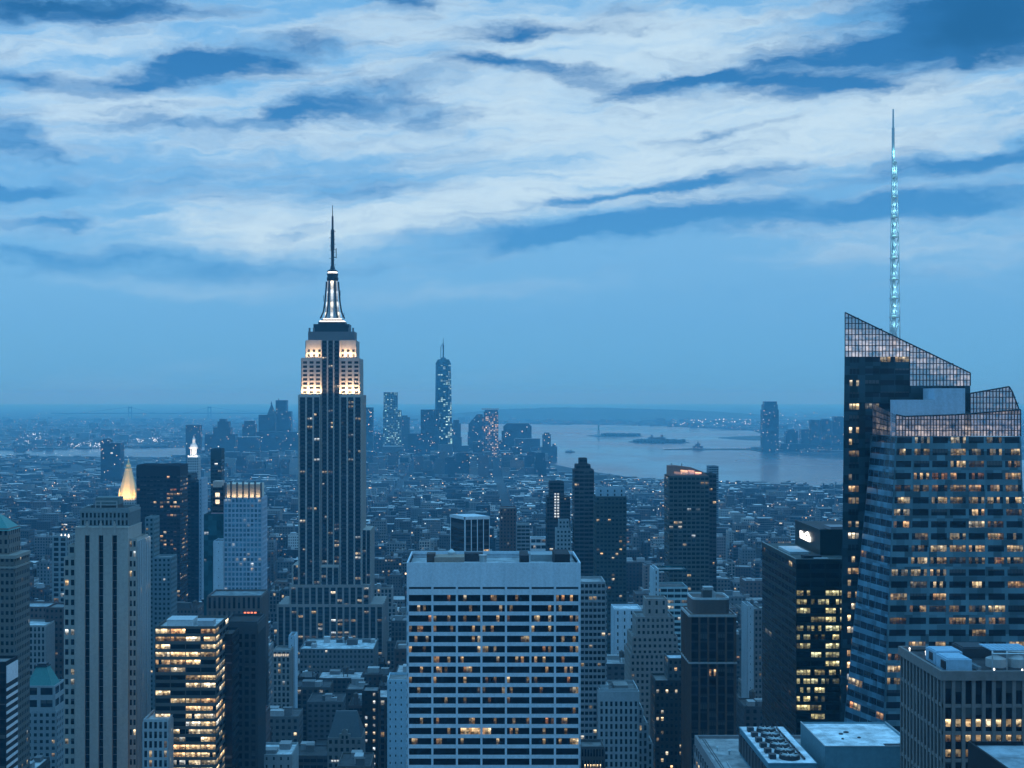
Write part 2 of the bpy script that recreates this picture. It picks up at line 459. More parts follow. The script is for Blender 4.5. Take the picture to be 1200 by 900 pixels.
# ---------------------------------------------------------------- mesh builder
class MB:
    """collects quads (N,4,3) and free polygons; builds ONE mesh object"""

    def __init__(self):
        self.q, self.qm, self.ql, self.qh = [], [], [], []
        self.pv, self.pf = [], []

    def quads(self, a, mat=0, lit=0.0, hue=.5):
        a = np.asarray(a, float).reshape(-1, 4, 3)
        n = len(a)
        if n:
            self.q.append(a)
            self.qm.append(np.full(n, mat, np.int32))
            self.ql.append(np.broadcast_to(np.asarray(lit, float), (n,)))
            self.qh.append(np.broadcast_to(np.asarray(hue, float), (n,)))
        return self

    def poly(self, pts, mat=0):
        self.pf.append((np.asarray(pts, float), mat))
        return self

    def box(self, x0, x1, y0, y1, z0, z1, mat=0, bottom=False, top=True):
        A = [[(x0, y0, z0), (x1, y0, z0), (x1, y0, z1), (x0, y0, z1)], [(x1, y0, z0), (x1, y1, z0), (x1, y1, z1), (x1, y0, z1)],
             [(x1, y1, z0), (x0, y1, z0), (x0, y1, z1), (x1, y1, z1)], [(x0, y1, z0), (x0, y0, z0), (x0, y0, z1), (x0, y1, z1)]]
        if top:
            A.append([(x0, y0, z1), (x1, y0, z1), (x1, y1, z1), (x0, y1, z1)])
        if bottom:
            A.append([(x0, y1, z0), (x1, y1, z0), (x1, y0, z0), (x0, y0, z0)])
        return self.quads(A, mat)

    def prism(self, base, top, mat=0, cap=True):
        """side walls between two rings of the same length, counter-clockwise from above"""
        n = len(base)
        self.quads([[base[i], base[(i + 1) % n], top[(i + 1) % n], top[i]] for i in range(n)], mat)
        if cap:
            self.poly(top, mat)
        return self

    def lathe(self, cx, cy, prof, n=12, mat=0, cap=True):
        rings = [[(cx + r * math.cos(2 * math.pi * (i + .5) / n), cy + r * math.sin(2 * math.pi * (i + .5) / n), z) for i in range(n)] for r, z in prof]
        for a, b in zip(rings[:-1], rings[1:]):
            self.prism(a, b, mat, False)
        if cap:
            self.poly(rings[-1], mat)
        return self

    def bar(self, p, q, r, mat=0, n=4):
        p, q = np.array(p, float), np.array(q, float)
        ax = q - p
        ax /= np.linalg.norm(ax)
        u = np.cross(ax, (0, 0, 1.) if abs(ax[2]) < .9 else (1., 0, 0))
        u /= np.linalg.norm(u)
        v = np.cross(ax, u)
        R = [r * (math.cos(2 * math.pi * i / n) * u + math.sin(2 * math.pi * i / n) * v) for i in range(n)]
        self.prism([p + a for a in R], [q + a for a in R], mat, False)
        self.poly([q + a for a in R], mat)
        return self.poly([p + a for a in R][::-1], mat)

    def empty(self):
        return not self.q and not self.pf

    def build(self, name, mats, origin=(0, 0, 0), color=None, parent=None, attrs=True):
        V, sizes, mi, lit, hue = [], [], [], [], []
        if self.q:
            Q = np.concatenate(self.q)
            V.append(Q.reshape(-1, 3))
            sizes.append(np.full(len(Q), 4, np.int32))
            mi.append(np.concatenate(self.qm))
            lit.append(np.concatenate(self.ql))
            hue.append(np.concatenate(self.qh))
        for p, m_ in self.pf:
            V.append(p)
            sizes.append(np.array([len(p)], np.int32))
            mi.append(np.array([m_], np.int32))
            lit.append(np.zeros(1))
            hue.append(np.zeros(1))
        V = np.concatenate(V) - np.asarray(origin, float)
        sizes, mi, lit, hue = map(np.concatenate, (sizes, mi, lit, hue))
        key = np.round(V * 1000).astype(np.int64)
        _, idx, inv = np.unique(key, axis=0, return_index=True, return_inverse=True)
        inv = inv.reshape(-1)
        vv = V[idx]
        me = bpy.data.meshes.new(name)
        me.vertices.add(len(vv))
        me.vertices.foreach_set('co', vv.astype(np.float32).ravel())
        me.loops.add(len(inv))
        me.loops.foreach_set('vertex_index', inv.astype(np.int32))
        me.polygons.add(len(sizes))
        st = np.concatenate(([0], np.cumsum(sizes)[:-1])).astype(np.int32)
        me.polygons.foreach_set('loop_start', st)
        me.polygons.foreach_set('material_index', mi)
        if attrs and self.q:
            uvl = me.uv_layers.new(name='pane')
            u_ = np.zeros((len(inv), 2), np.float32)
            nq = sum(len(a_) for a_ in self.q)
            u_[:nq * 4] = np.tile(np.array([(0, 0), (1, 0), (1, 1), (0, 1)], np.float32), (nq, 1))
            uvl.data.foreach_set('uv', u_.ravel())
        if attrs:
            for nm, a in (('lit', lit), ('hue', hue)):
                at = me.attributes.new(nm, 'FLOAT', 'FACE')
                at.data.foreach_set('value', a.astype(np.float32))
        sf = me.attributes.new('sharp_face', 'BOOLEAN', 'FACE')
        sf.data.foreach_set('value', np.ones(len(sizes), bool))
        me.update(calc_edges=True)
        for m_ in (mats if isinstance(mats, (list, tuple)) else [mats]):
            me.materials.append(M[m_] if isinstance(m_, str) else m_)
        o = bpy.data.objects.new(name, me)
        COL.objects.link(o)
        if color is not None:
            o.color = tuple(color) + (1.0,)
        if parent is not None:
            o.parent = parent
        else:
            o.location = origin
        return o


def tag(o, label=None, cat=None, group=None, kind=None):
    for k, v in (('label', label), ('category', cat), ('group', group), ('kind', kind)):
        if v:
            o[k] = v
    return o


FOOT = []       # footprints taken by the modelled towers: x0,x1,y0,y1
ZB = []         # their boxes, for finding out which fabric blocks show: x0,x1,y0,y1,z
HERO = []       # (phrase, px, py) for describing the blocks around them


class Thing:
    def __init__(self, name, label, cat, base, group=None, phrase=None, at=None):
        self.root = bpy.data.objects.new(name, None)
        COL.objects.link(self.root)
        self.base = tuple(base)
        self.root.location = self.base
        self.root.empty_display_size = 5
        tag(self.root, label, cat, group)
        self.win = []
        if phrase:
            HERO.append((phrase,) + at)

    def part(self, name, mb, mats, color=None, parent=None, label=None, kind=None):
        if mb.empty():
            return None
        o = mb.build(name, mats, self.base, color, parent or self.root)
        return tag(o, label, None, None, kind)

    def windows_done(self, cap=100):
        """each window, band or strip becomes a part; past a hundred the rest become one part"""
        def size(it):
            q = it[1]
            c = q.mean(axis=(0, 1))
            n = np.cross(q[0, 1] - q[0, 0], q[0, 3] - q[0, 0])
            v = np.array((0, 0, H)) - c
            D = np.linalg.norm(v)
            a = np.linalg.norm(np.cross(q[:, 1] - q[:, 0], q[:, 3] - q[:, 0]), axis=1).sum()
            f = np.dot(n, v) / (np.linalg.norm(n) * D + 1e-9)
            py = CY - (c[2] - H) / c[1] * F
            px = CX + c[0] / c[1] * F
            hid = 1.0 if py < 905 and -5 < px < 1205 else .001
            return -a * max(f, 0) / D ** 2 * hid
        self.win.sort(key=size)
        for nm, q, l, h, mt in self.win[:cap]:
            self.part(nm, MB().quads(q, 0, l, h), [mt])
        rest = {}
        for nm, q, l, h, mt in self.win[cap:]:
            rest.setdefault(mt, []).append((nm, q, l, h))
        if rest:
            mb = MB()
            mts = list(rest)
            for k, mt in enumerate(mts):
                for nm, q, l, h in rest[mt]:
                    mb.quads(q, k, l, h)
            self.part(self.win[cap][0], mb, mts, kind='stuff')
        self.win = []


def lits(rng, nf, nb, base=.03, rowp=.12, fill=.7, lo=.3, hi=1.2, hue=(.45, .75)):
    L = (rng.random((nf, nb)) < base) * rng.uniform(lo, hi, (nf, nb))
    for j in range(nf):
        if rng.random() < rowp:
            a = rng.integers(0, nb)
            n = max(1, int(nb * rng.uniform(.2, 1.0)))
            for i in range(a, min(nb, a + n)):
                if rng.random() < fill:
                    L[j, i] = rng.uniform(lo, hi)
    L = L ** 1.35
    Hh = np.clip(rng.uniform(hue[0], hue[1], (nf, 1)) + rng.normal(0, .11, (nf, nb)), 0, 1)
    return L, Hh


def facade(T, mbw, bl, br, tl, tr, nb, nf, rng, pier=.25, span=.35, pp=.35, ps=.2, mode='grid', name=None, glass='glass', sub=1, gap=.08,
           wm=0, sm=0, lit=None, drop=.22, ends=True, rows=None, only_mesh=None, top_band=True):
    """a wall of nb bays and nf floors on the quad bl-br-tr-tl (seen from outside): glass set back behind piers and spandrels"""
    bl, br, tl, tr = (np.asarray(p, float) for p in (bl, br, tl, tr))
    n = np.cross(br - bl, tl - bl)
    n /= np.linalg.norm(n)

    def P(s, t):
        s, t = np.asarray(s, float)[..., None], np.asarray(t, float)[..., None]
        return (bl * (1 - s) + br * s) * (1 - t) + (tl * (1 - s) + tr * s) * t

    def patch(s0, s1, t0, t1, off):
        return np.stack([P(s0, t0), P(s1, t0), P(s1, t1), P(s0, t1)], 1) + n * off

    def slab(s0, s1, t0, t1, off, mat):
        s0, s1, t0, t1 = (np.asarray(a, float) for a in np.broadcast_arrays(s0, s1, t0, t1))
        o = patch(s0, s1, t0, t1, off)
        i = patch(s0, s1, t0, t1, 0)
        mbw.quads(o, mat)
        for a, b in ((0, 1), (1, 2), (2, 3), (3, 0)):
            mbw.quads(np.stack([i[:, a], i[:, b], o[:, b], o[:, a]], 1), mat)

    if pier > 0:
        k = np.arange(nb + 1) if ends else np.arange(1, nb)
        slab(np.clip((k - pier / 2) / nb, 0, 1), np.clip((k + pier / 2) / nb, 0, 1), np.zeros(len(k)), np.ones(len(k)), pp, wm)
    if span > 0:
        k = np.arange(nf)
        slab(np.zeros(nf), np.ones(nf), k / nf, (k + span) / nf, ps, sm)
    J, I, Z = np.meshgrid(np.arange(nf), np.arange(nb), np.arange(sub), indexing='ij')
    wdt = (1 - pier) / sub
    s0 = (I + pier / 2 + Z * wdt + (wdt * gap if sub > 1 else 0)) / nb
    s1 = (I + pier / 2 + (Z + 1) * wdt - (wdt * gap if sub > 1 else 0)) / nb
    t0, t1 = (J + span) / nf, (J + 1) / nf
    Q = patch(s0.ravel(), s1.ravel(), t0.ravel(), t1.ravel(), .04).reshape(nf, nb, sub, 4, 3)
    L, Hh = lit if lit is not None else lits(rng, nf, nb)
    jit = rng.uniform(.3, 1.25, (nf, nb, sub)) * (rng.random((nf, nb, sub)) > (drop if sub > 1 else 0))
    L3 = (L[:, :, None] * jit)
    H3 = np.broadcast_to(Hh[:, :, None], (nf, nb, sub))
    if rows is not None:
        keep = np.array([rows(j) for j in range(nf)])
    else:
        keep = np.ones(nf, bool)
    jj = [j for j in range(nf) if keep[j]]
    if only_mesh is not None:
        # one continuous glazed sheet; the piers and spandrels lie in front of it
        e = np.stack([s0[0].ravel(), s1[0].ravel()], 1).ravel()
        t = np.stack([(np.arange(nf) + span) / nf, (np.arange(nf) + 1) / nf], 1).ravel()
        I2, J2 = np.meshgrid(np.arange(len(e) - 1), np.arange(len(t) - 1))
        q = patch(e[I2.ravel()], e[I2.ravel() + 1], t[J2.ravel()], t[J2.ravel() + 1], .04)
        l, hh = np.zeros((len(t) - 1, len(e) - 1)), np.full((len(t) - 1, len(e) - 1), .5)
        l[0::2, 0::2] = L3.reshape(nf, -1)
        hh[0::2, 0::2] = H3.reshape(nf, -1)
        only_mesh.quads(q, 0, l.ravel(), hh.ravel())
    elif mode == 'grid':
        for j in jj:
            for i in range(nb):
                T.win.append((name or 'window', Q[j, i], L3[j, i], H3[j, i], glass))
    elif mode == 'band':
        # one continuous pane strip per floor: panes and the dark mullions between them share their edges
        for j in jj:
            a, b = s0[j].ravel(), s1[j].ravel()
            e = np.stack([a, b], 1).ravel()
            n_ = len(e) - 1
            q = patch(e[:-1], e[1:], np.full(n_, (j + span) / nf), np.full(n_, (j + 1) / nf), .04)
            l, hh = np.zeros(n_), np.full(n_, .5)
            l[0::2], hh[0::2] = L3[j].ravel(), H3[j].ravel()
            T.win.append((name or 'window_band', q, l, hh, glass))
    elif mode == 'strip':
        for i in range(nb):
            e = np.stack([s0[0, i], s1[0, i]], 1).ravel()
            t = np.stack([(np.array(jj) + span) / nf, (np.array(jj) + 1) / nf], 1).ravel()
            ns_, nt_ = len(e) - 1, len(t) - 1
            I2, J2 = np.meshgrid(np.arange(ns_), np.arange(nt_))
            q = patch(e[I2.ravel()], e[I2.ravel() + 1], t[J2.ravel()], t[J2.ravel() + 1], .04)
            l, hh = np.zeros((nt_, ns_)), np.full((nt_, ns_), .5)
            l[0::2, 0::2] = L3[jj, i]
            hh[0::2, 0::2] = H3[jj, i]
            T.win.append((name or 'window_strip', q, l.ravel(), hh.ravel(), glass))


def tier(T, x0, x1, ytop, D, dep, zb=0.0, bay=4.0, fh=3.7, nb=None, blank=0.0, wall=(.3, .3, .3), roof=(.2, .2, .2), wallmat='masonry', spanmat=None, parapet=1.2,
         seed=1, litp=None, sides=True, body='wall', spancol=None, z1=None, world=False, roofpart=True, front=True, span=.35, pier=.25, back_blank=True, **kw):
    """one box-shaped tier of a tower, px limits of its front at distance D; windows on the front and both flanks"""
    rng = np.random.default_rng(seed)
    X0, X1 = (x0, x1) if world else (wx(x0, D), wx(x1, D))
    Z1 = wz(ytop, D) if z1 is None else z1
    Y0, Y1 = D, D + dep
    FOOT.append((X0, X1, Y0, Y1))
    ZB.append((X0, X1, Y0, Y1, Z1))
    mb = MB()
    mb.box(X0, X1, Y0, Y1, zb, Z1, 0, top=False)
    ztop = Z1 - blank
    nf = max(1, int(round((ztop - zb) / fh)))
    litp = litp or {}
    mats = [wallmat] if not spanmat else [wallmat, spanmat]
    sm = 1 if spanmat else 0
    if front:
        n_ = nb or max(1, int(round((X1 - X0) / bay)))
        facade(T, mb, (X0, Y0, zb), (X1, Y0, zb), (X0, Y0, ztop), (X1, Y0, ztop), n_, nf, rng, lit=lits(rng, nf, n_, **litp), sm=sm, pier=pier, span=span, **kw)
    if sides:
        n_ = max(1, int(round(dep / bay)))
        facade(T, mb, (X0, Y1, zb), (X0, Y0, zb), (X0, Y1, ztop), (X0, Y0, ztop), n_, nf, rng, lit=lits(rng, nf, n_, **litp), sm=sm, pier=pier, span=span, **kw)
        facade(T, mb, (X1, Y0, zb), (X1, Y1, zb), (X1, Y0, ztop), (X1, Y1, ztop), n_, nf, rng, lit=lits(rng, nf, n_, **litp), sm=sm, pier=pier, span=span, **kw)
    if blank > 0:       # frieze above the top floor, a little proud of the piers
        e = kw.get('pp', .35) + .06
        for (a, b, c, d_) in ((X0 - e, X1 + e, Y0 - e, Y0), (X0 - e, X0, Y0, Y1), (X1, X1 + e, Y0, Y1)):
            mb.box(a, b, c, d_, ztop, Z1, 0, bottom=True)
    if parapet > 0:
        p = .45
        for (a, b, c, d_) in ((X0, X1, Y0, Y0 + p), (X0, X1, Y1 - p, Y1), (X0, X0 + p, Y0 + p, Y1 - p), (X1 - p, X1, Y0 + p, Y1 - p)):
            mb.box(a, b, c, d_, Z1, Z1 + parapet, 0)
    b = T.part(body, mb, mats, wall)
    if roofpart:
        T.part('roof', MB().quads([[(X0, Y0, Z1 + .02), (X1, Y0, Z1 + .02), (X1, Y1, Z1 + .02), (X0, Y1, Z1 + .02)]]), ['roofing'], roof)
    return X0, X1, Y0, Y1, Z1


def at_roof(name_list):
    pass


def water_tank(T, x, y, z, r=2.0, h=4.0, leg=2.5):
    mb = MB()
    for a in (-1, 1):
        for b in (-1, 1):
            mb.bar((x + a * r * .6, y + b * r * .6, z), (x + a * r * .6, y + b * r * .6, z + leg + .2), .18)
    mb.lathe(x, y, [(r, z + leg), (r, z + leg + h), (r * 1.08, z + leg + h), (.05, z + leg + h + r * .7)], 10)
    T.part('water_tank', mb, ['masonry'], (.09, .075, .065))


def bulkhead(T, x0, x1, y0, y1, z, h, color, name='bulkhead'):
    mb = MB().box(x0, x1, y0, y1, z, z + h)
    mb.box(x0 - .15, x1 + .15, y0 - .15, y1 + .15, z + h, z + h + .3)
    T.part(name, mb, ['masonry'], color)


def rooftop(T, X0, X1, Y0, Y1, Z, seed, n=3, tank=True, color=(.2, .2, .2)):
    """the clutter of a New York roof: stair bulkheads, cooling units, a wooden tank"""
    rng = np.random.default_rng(seed)
    W, Dp = X1 - X0, Y1 - Y0
    for k in range(n):
        a = min(rng.uniform(3, 9), W * .45)
        b = min(rng.uniform(3, 8), Dp * .45)
        x = rng.uniform(X0 + 1, max(X0 + 1.1, X1 - a - 1))
        y = rng.uniform(Y0 + 1, max(Y0 + 1.1, Y1 - b - 1))
        h = rng.uniform(1.5, 4.5)
        c = rng.uniform(.08, .5)
        bulkhead(T, x, x + a, y, y + b, Z, h, (c, c, c * 1.02), 'bulkhead' if h > 2.4 else 'cooling_unit')
    if tank:
        water_tank(T, rng.uniform(X0 + 3, max(X0 + 3.1, X1 - 3)), rng.uniform(Y0 + 3, max(Y0 + 3.1, Y1 - 3)), Z, rng.uniform(1.6, 2.4), rng.uniform(3, 4.5), rng.uniform(1.5, 4))


def light(name, kind, loc, rot, power, color, size=1.0, size_y=None, spot=None):
    ld = bpy.data.lights.new(name, kind)
    ld.energy = power
    ld.color = color
    if kind == 'AREA':
        ld.shape = 'RECTANGLE'
        ld.size = size
        ld.size_y = size_y or size
    else:
        ld.shadow_soft_size = size
    if kind == 'SPOT':
        ld.spot_size = spot
        ld.spot_blend = .5
    o = bpy.data.objects.new(name, ld)
    COL.objects.link(o)
    o.location = loc
    o.rotation_euler = rot
    return o

# ================================================================ the setting
def sheet(name, pts, z, mat, kind='structure'):
    o = MB().poly([(x, y, z) for x, y in pts]).build(name, [mat], attrs=False)
    return tag(o, kind=kind)


sheet('ground', [(-44000, -1900), (44000, -1900), (44000, 58000), (-44000, 58000)], 0.0, 'ground')
BAY = [(2600, 3000), (3500, 4500), (2300, 5800), (1700, 6500), (1340, 6750), (1350, 7200), (1750, 8000), (1950, 9500), (2150, 11000), (1900, 11900), (1500, 13400), (-200, 13900), (-700, 12500),
       (-450, 11000), (-500, 9500), (-500, 8200), (-900, 7700), (-1250, 7450), (-1720, 7250), (-2300, 6900), (-2900, 6700), (-2900, 6350), (-2300, 6350), (-1700, 6180), (-1250, 6150), (-800, 6300),
       (-300, 6600), (50, 6800), (250, 6600), (290, 6300), (280, 5900), (300, 5450), (380, 5000), (500, 4600), (700, 4280), (1000, 3980), (1500, 3620)]
sheet('water', BAY, 0.4, 'water')


def in_bay(x, y):
    r = np.zeros(np.shape(x), bool)
    n = len(BAY)
    for i in range(n):
        (x0, y0), (x1, y1) = BAY[i], BAY[i - 1]
        c = (y0 > y) != (y1 > y)
        with np.errstate(divide='ignore', invalid='ignore'):
            r ^= c & (x < (x1 - x0) * (y - y0) / (y1 - y0 + 1e-9) + x0)
    return r


def mound(name, pts, z0, h, rng, mat='land', jitter=0.0):
    """low land with a sloping shore"""
    c = np.mean(pts, 0)
    base = [(x, y, z0) for x, y in pts]
    top = [(c[0] + (x - c[0]) * .96, c[1] + (y - c[1]) * .96, z0 + h * (1 + rng.uniform(-jitter, jitter))) for x, y in pts]
    mb = MB().prism(base, top, 0)
    return tag(mb.build(name, [mat], attrs=False), kind='structure')


def ring(cx, cy, a, b, n=26, seed=0, wob=.12):
    r = np.random.default_rng(seed)
    return [(cx + a * math.cos(t) * (1 + r.uniform(-wob, wob)), cy + b * math.sin(t) * (1 + r.uniform(-wob, wob))) for t in np.linspace(0, 2 * math.pi, n, endpoint=False)]


rg = np.random.default_rng(3)
mound('island', ring(wx(721, 9500), 9500, 180, 260, seed=1), .3, 3.0, rg)
mound('island', ring(wx(772, 8150), 8150, 172, 230, seed=2), .3, 3.0, rg)
mound('shore', [(wx(775, 7050), 7000), (wx(900, 7000), 6950), (wx(905, 7150), 7150), (wx(830, 7150), 7130), (wx(812, 7150), 7200), (wx(790, 7100), 7080)], .3, 3.0, rg)
mound('shore', [(wx(838, 9200), 9100), (wx(870, 8700), 8600), (wx(905, 8700), 8500), (wx(905, 9600), 9600), (wx(860, 9500), 9350)], .3, 3.0, rg)
mound('shore', [(wx(830, 11300), 11200), (wx(858, 11300), 11200), (wx(858, 11300), 11350), (wx(830, 11300), 11350)], .3, 3.0, rg)


def ridge(name, D, prof, depth, seed):
    """a long hill: profile of (px, py) along its crest"""
    r = np.random.default_rng(seed)
    xs = np.linspace(prof[0][0], prof[-1][0], 120)
    ys = np.interp(xs, [p[0] for p in prof], [p[1] for p in prof]) + r.normal(0, .18, 120)
    q = []
    for i in range(119):
        a, b = xs[i], xs[i + 1]
        za, zb = max(1, wz(ys[i], D)), max(1, wz(ys[i + 1], D))
        f0, f1 = (wx(a, D), D - depth, 0), (wx(b, D), D - depth, 0)
        m0, m1 = (wx(a, D), D - depth * .35, za * .72), (wx(b, D), D - depth * .35, zb * .72)
        t0, t1 = (wx(a, D), D, za), (wx(b, D), D, zb)
        e0, e1 = (wx(a, D), D + depth, 0), (wx(b, D), D + depth, 0)
        q += [[f0, f1, m1, m0], [m0, m1, t1, t0], [t0, t1, e1, e0]]
    return tag(MB().quads(q).build(name, ['land'], attrs=False), kind='structure')


ridge('hills', 17500, [(380, 491), (470, 488), (540, 484), (590, 479.5), (650, 477.5), (720, 478), (790, 480), (850, 483), (920, 488), (1000, 491), (1100, 491)], 1600, 5)

HZ = None


def make_haze(density=.88e-4, color=(.20, .66, 1.0)):
    m, t = new_mat('haze')
    v = t.n('ShaderNodeVolumePrincipled')
    v.inputs['Color'].default_value = tuple(color) + (1.,)
    v.inputs['Density'].default_value = density
    v.inputs['Anisotropy'].default_value = 0.1
    v.inputs['Absorption Color'].default_value = (1., 1., 1., 1.)
    finish(t, None, v.outputs[0])
    m.cycles.homogeneous_volume = True
    M['haze'] = m
    o = MB().box(-45000, 45000, -2000, 59000, -3, 446, 0, bottom=True).build('haze', ['haze'], attrs=False)
    return tag(o, kind='stuff')


make_haze()

# ================================================================ the tall tower with the mast
BUFF = (.42, .385, .35)
k3 = 1300 / F
DE = 1300.0
T = Thing('skyscraper', 'tallest stone tower with floodlit setbacks, lit mast and long antenna', 'skyscraper', (wx(387, DE), DE + 28, 0), phrase='the tall floodlit tower with the antenna', at=(387, 620))
rng = np.random.default_rng(11)


def esb_section(x0, x1, y0, y1, D, zb_y, nb, dep, seed, lit, body='wall', left=False, right=False, pier=.17, z0=None, mats=True, sub=2, blank=0):
    X0, X1 = wx(x0, DE), wx(x1, DE)
    zt = wz(y0, DE)
    zb = z0 if z0 is not None else wz(y1, DE)
    r = np.random.default_rng(seed)
    mb = MB().box(X0, X1, D, D + dep, zb, zt)
    fh = 3.75
    nf = max(1, int(round((zt - blank - zb) / fh)))
    kw = dict(pier=pier, span=.42, pp=.9, ps=.12, mode='strip', sub=sub, gap=.12, sm=1)
    if lit is LO:        # floodlit storeys get paler stone spandrels, put in to catch the floodlight
        kw.update(sm=0, span=.42, ps=.25, pp=.75)
    facade(T, mb, (X0, D, zb), (X1, D, zb), (X0, D, zt - blank), (X1, D, zt - blank), nb, nf, r, lit=lits(r, nf, nb, **lit), **kw)
    if blank:
        mb.box(X0 - .1, X1 + .1, D - .97, D, zt - blank, zt + .6, 0, bottom=True)
    ns = 4
    if left:
        facade(T, mb, (X0, D + dep, zb), (X0, D, zb), (X0, D + dep, zt), (X0, D, zt), ns, nf, r, lit=lits(r, nf, ns, **lit), **kw)
    if right:
        facade(T, mb, (X1, D, zb), (X1, D + dep, zb), (X1, D, zt), (X1, D + dep, zt), ns, nf, r, lit=lits(r, nf, ns, **lit), **kw)
    T.part(body, mb, ['masonry', 'dark_metal'], BUFF if nb < 10 else (.29, .265, .245))
    ZB.append((X0, X1, D, D + dep, zt))


LO = dict(base=.0, rowp=0, hue=(.6, .8))
LS = dict(base=.07, rowp=.2, fill=.55, lo=.12, hi=.9, hue=(.68, .95))
esb_section(350.5, 375.3, 463, 0, DE, 0, 3, 44, 1, LS, left=True, z0=0, blank=2)
esb_section(376.2, 397.8, 399, 0, DE + 3, 0, 3, 41, 2, LS, z0=0)
esb_section(398.7, 423.5, 463, 0, DE, 0, 3, 44, 3, LS, right=True, z0=0, blank=2)
esb_section(353, 376, 420, 463, DE + 4, 0, 3, 34, 4, LO, left=True, blank=2.5, pier=.30)
esb_section(398, 421, 420, 463, DE + 4, 0, 3, 34, 5, LO, right=True, blank=2.5, pier=.30)
esb_section(357.5, 376.5, 399, 420, DE + 8, 0, 3, 28, 6, LO, left=True, blank=8, pier=.5)
esb_section(397.5, 416.5, 399, 420, DE + 8, 0, 3, 28, 7, LO, right=True, blank=8, pier=.5)
LB = dict(base=.10, rowp=.3, fill=.5, lo=.2, hi=1.1, hue=(.66, .9))
esb_section(341, 433.5, 685, 0, DE - 5, 0, 12, 52, 8, LB, left=True, right=True, z0=0, blank=2, sub=1, pier=.3)
esb_section(327, 449.5, 707, 0, DE - 9, 0, 16, 57, 9, LB, left=True, right=True, z0=0, blank=2, sub=1, pier=.3)
esb_section(343.5, 350.3, 662, 0, DE - 2, 0, 1, 48, 10, LS, left=True, z0=0)
esb_section(423.7, 433.5, 622, 0, DE + 6, 0, 2, 40, 12, LS, right=True, z0=0)
esb_section(376.2, 397.8, 662, 0, DE - 2.5, 0, 3, 6, 13, LS, z0=0, blank=2)
FOOT.append((wx(326, DE), wx(451, DE), DE - 12, DE + 60))


def slabp(name, x0, x1, y0, y1, D, dep, mat, color=None, mb=None):
    mb = mb or MB()
    mb.box(wx(x0, DE), wx(x1, DE), D, D + dep, wz(y1, DE), wz(y0, DE), 0)
    return T.part(name, mb, [mat], color)


slabp('cap', 359.5, 414.5, 388, 399, DE + 10, 24, 'masonry', (.16, .16, .17))
for a in (361, 366, 408, 412.5):
    slabp('finial', a - 1, a + 1, 383.5, 388, DE + 10.5, 2, 'masonry', (.2, .2, .2))
slabp('observation_deck', 365.5, 408, 379, 388, DE + 12, 20, 'dark_metal')
slabp('observation_deck', 371, 403, 376.2, 379, DE + 13, 18, 'dark_metal')
slabp('light_band', 372.5, 401.5, 374.8, 376.2, DE + 13.5, 16, 'white_lamp')
slabp('mast_base', 374.5, 399.5, 373.2, 374.8, DE + 14, 15, 'dark_metal')
slabp('light_band', 376.5, 397.5, 371.9, 373.2, DE + 15, 13, 'white_lamp')
mcx, mcy = wx(387, DE), DE + 21
zz = lambda y: wz(y, DE)
mast = MB().lathe(mcx, mcy, [(7.6, zz(372)), (6.2, zz(362)), (5.2, zz(350)), (4.7, zz(338)), (4.5, zz(326.5))], 16)
T.part('mast', mast, ['pale_metal'])
for ang in (-90, -148, -32, 90, 180, 0):
    ca, sa = math.cos(math.radians(ang)), math.sin(math.radians(ang))
    ta = (-sa, ca)
    pr = [(372, 7.9), (364, 6.7), (352, 5.6), (338, 5.0), (327, 4.75)]
    wd = 1.25 if ang == -90 else .8
    q = []
    for (ya, ra), (yb, rb) in zip(pr[:-1], pr[1:]):
        pts = []
        for y_, r_, s_ in ((ya, ra, -1), (ya, ra, 1), (yb, rb, 1), (yb, rb, -1)):
            pts.append((mcx + ca * (r_ + .1) + ta[0] * s_ * wd, mcy + sa * (r_ + .1) + ta[1] * s_ * wd, zz(y_)))
        q.append(pts)
    T.part('mast_window', MB().quads(q, 0, [1.0, .8, .75, .8] if ang == -90 else [.8, .6, .4, .3], .86), ['mastglass'] if 'mastglass' in M else ['white_lamp'])
for ang in (-119, -61, -10, 190):
    ca, sa = math.cos(math.radians(ang)), math.sin(math.radians(ang))
    mb = MB()
    for (ya, ra), (yb, rb) in zip([(372, 11.5), (364, 8.6), (352, 7.1), (338, 6.2)], [(364, 8.6), (352, 7.1), (338, 6.2), (328, 5.6)]):
        mb.bar((mcx + ca * ra, mcy + sa * ra, zz(ya)), (mcx + ca * rb, mcy + sa * rb, zz(yb)), .75)
    T.part('buttress', mb, ['dark_metal'])
T.part('dome', MB().lathe(mcx, mcy, [(5.0, zz(327)), (5.5, zz(325.5)), (5.5, zz(323)), (5.0, zz(322.6)), (5.0, zz(320.5)), (5.4, zz(320)), (5.2, zz(318.2))], 16), ['dark_metal'])
T.part('light_band', MB().lathe(mcx, mcy, [(4.4, zz(318.2)), (4.4, zz(316.2))], 16), ['white_lamp'])
T.part('dome', MB().lathe(mcx, mcy, [(5.2, zz(316.2)), (4.9, zz(315)), (2.4, zz(313)), (1.7, zz(309))], 16), ['dark_metal'])
an = MB().lathe(mcx, mcy, [(1.5, zz(312)), (1.5, zz(290)), (1.9, zz(290)), (1.7, zz(266)), (1.05, zz(266)), (.9, zz(250)), (.45, zz(250)), (.28, zz(237))], 8)
for i in range(22):
    y_ = 268 + i * 1.9
    a_ = i * 2.4
    an.bar((mcx, mcy, zz(y_)), (mcx + 2.9 * math.cos(a_), mcy + 2.0 * math.sin(a_), zz(y_)), .22)
an.bar((mcx + 3.4, mcy, zz(300)), (mcx + 3.4, mcy, zz(288)), .35)
an.bar((mcx, mcy, zz(299)), (mcx + 3.4, mcy, zz(299)), .3)
an.bar((mcx, mcy, zz(290)), (mcx + 3.4, mcy, zz(290)), .3)
T.part('antenna', an, ['dark_metal'])
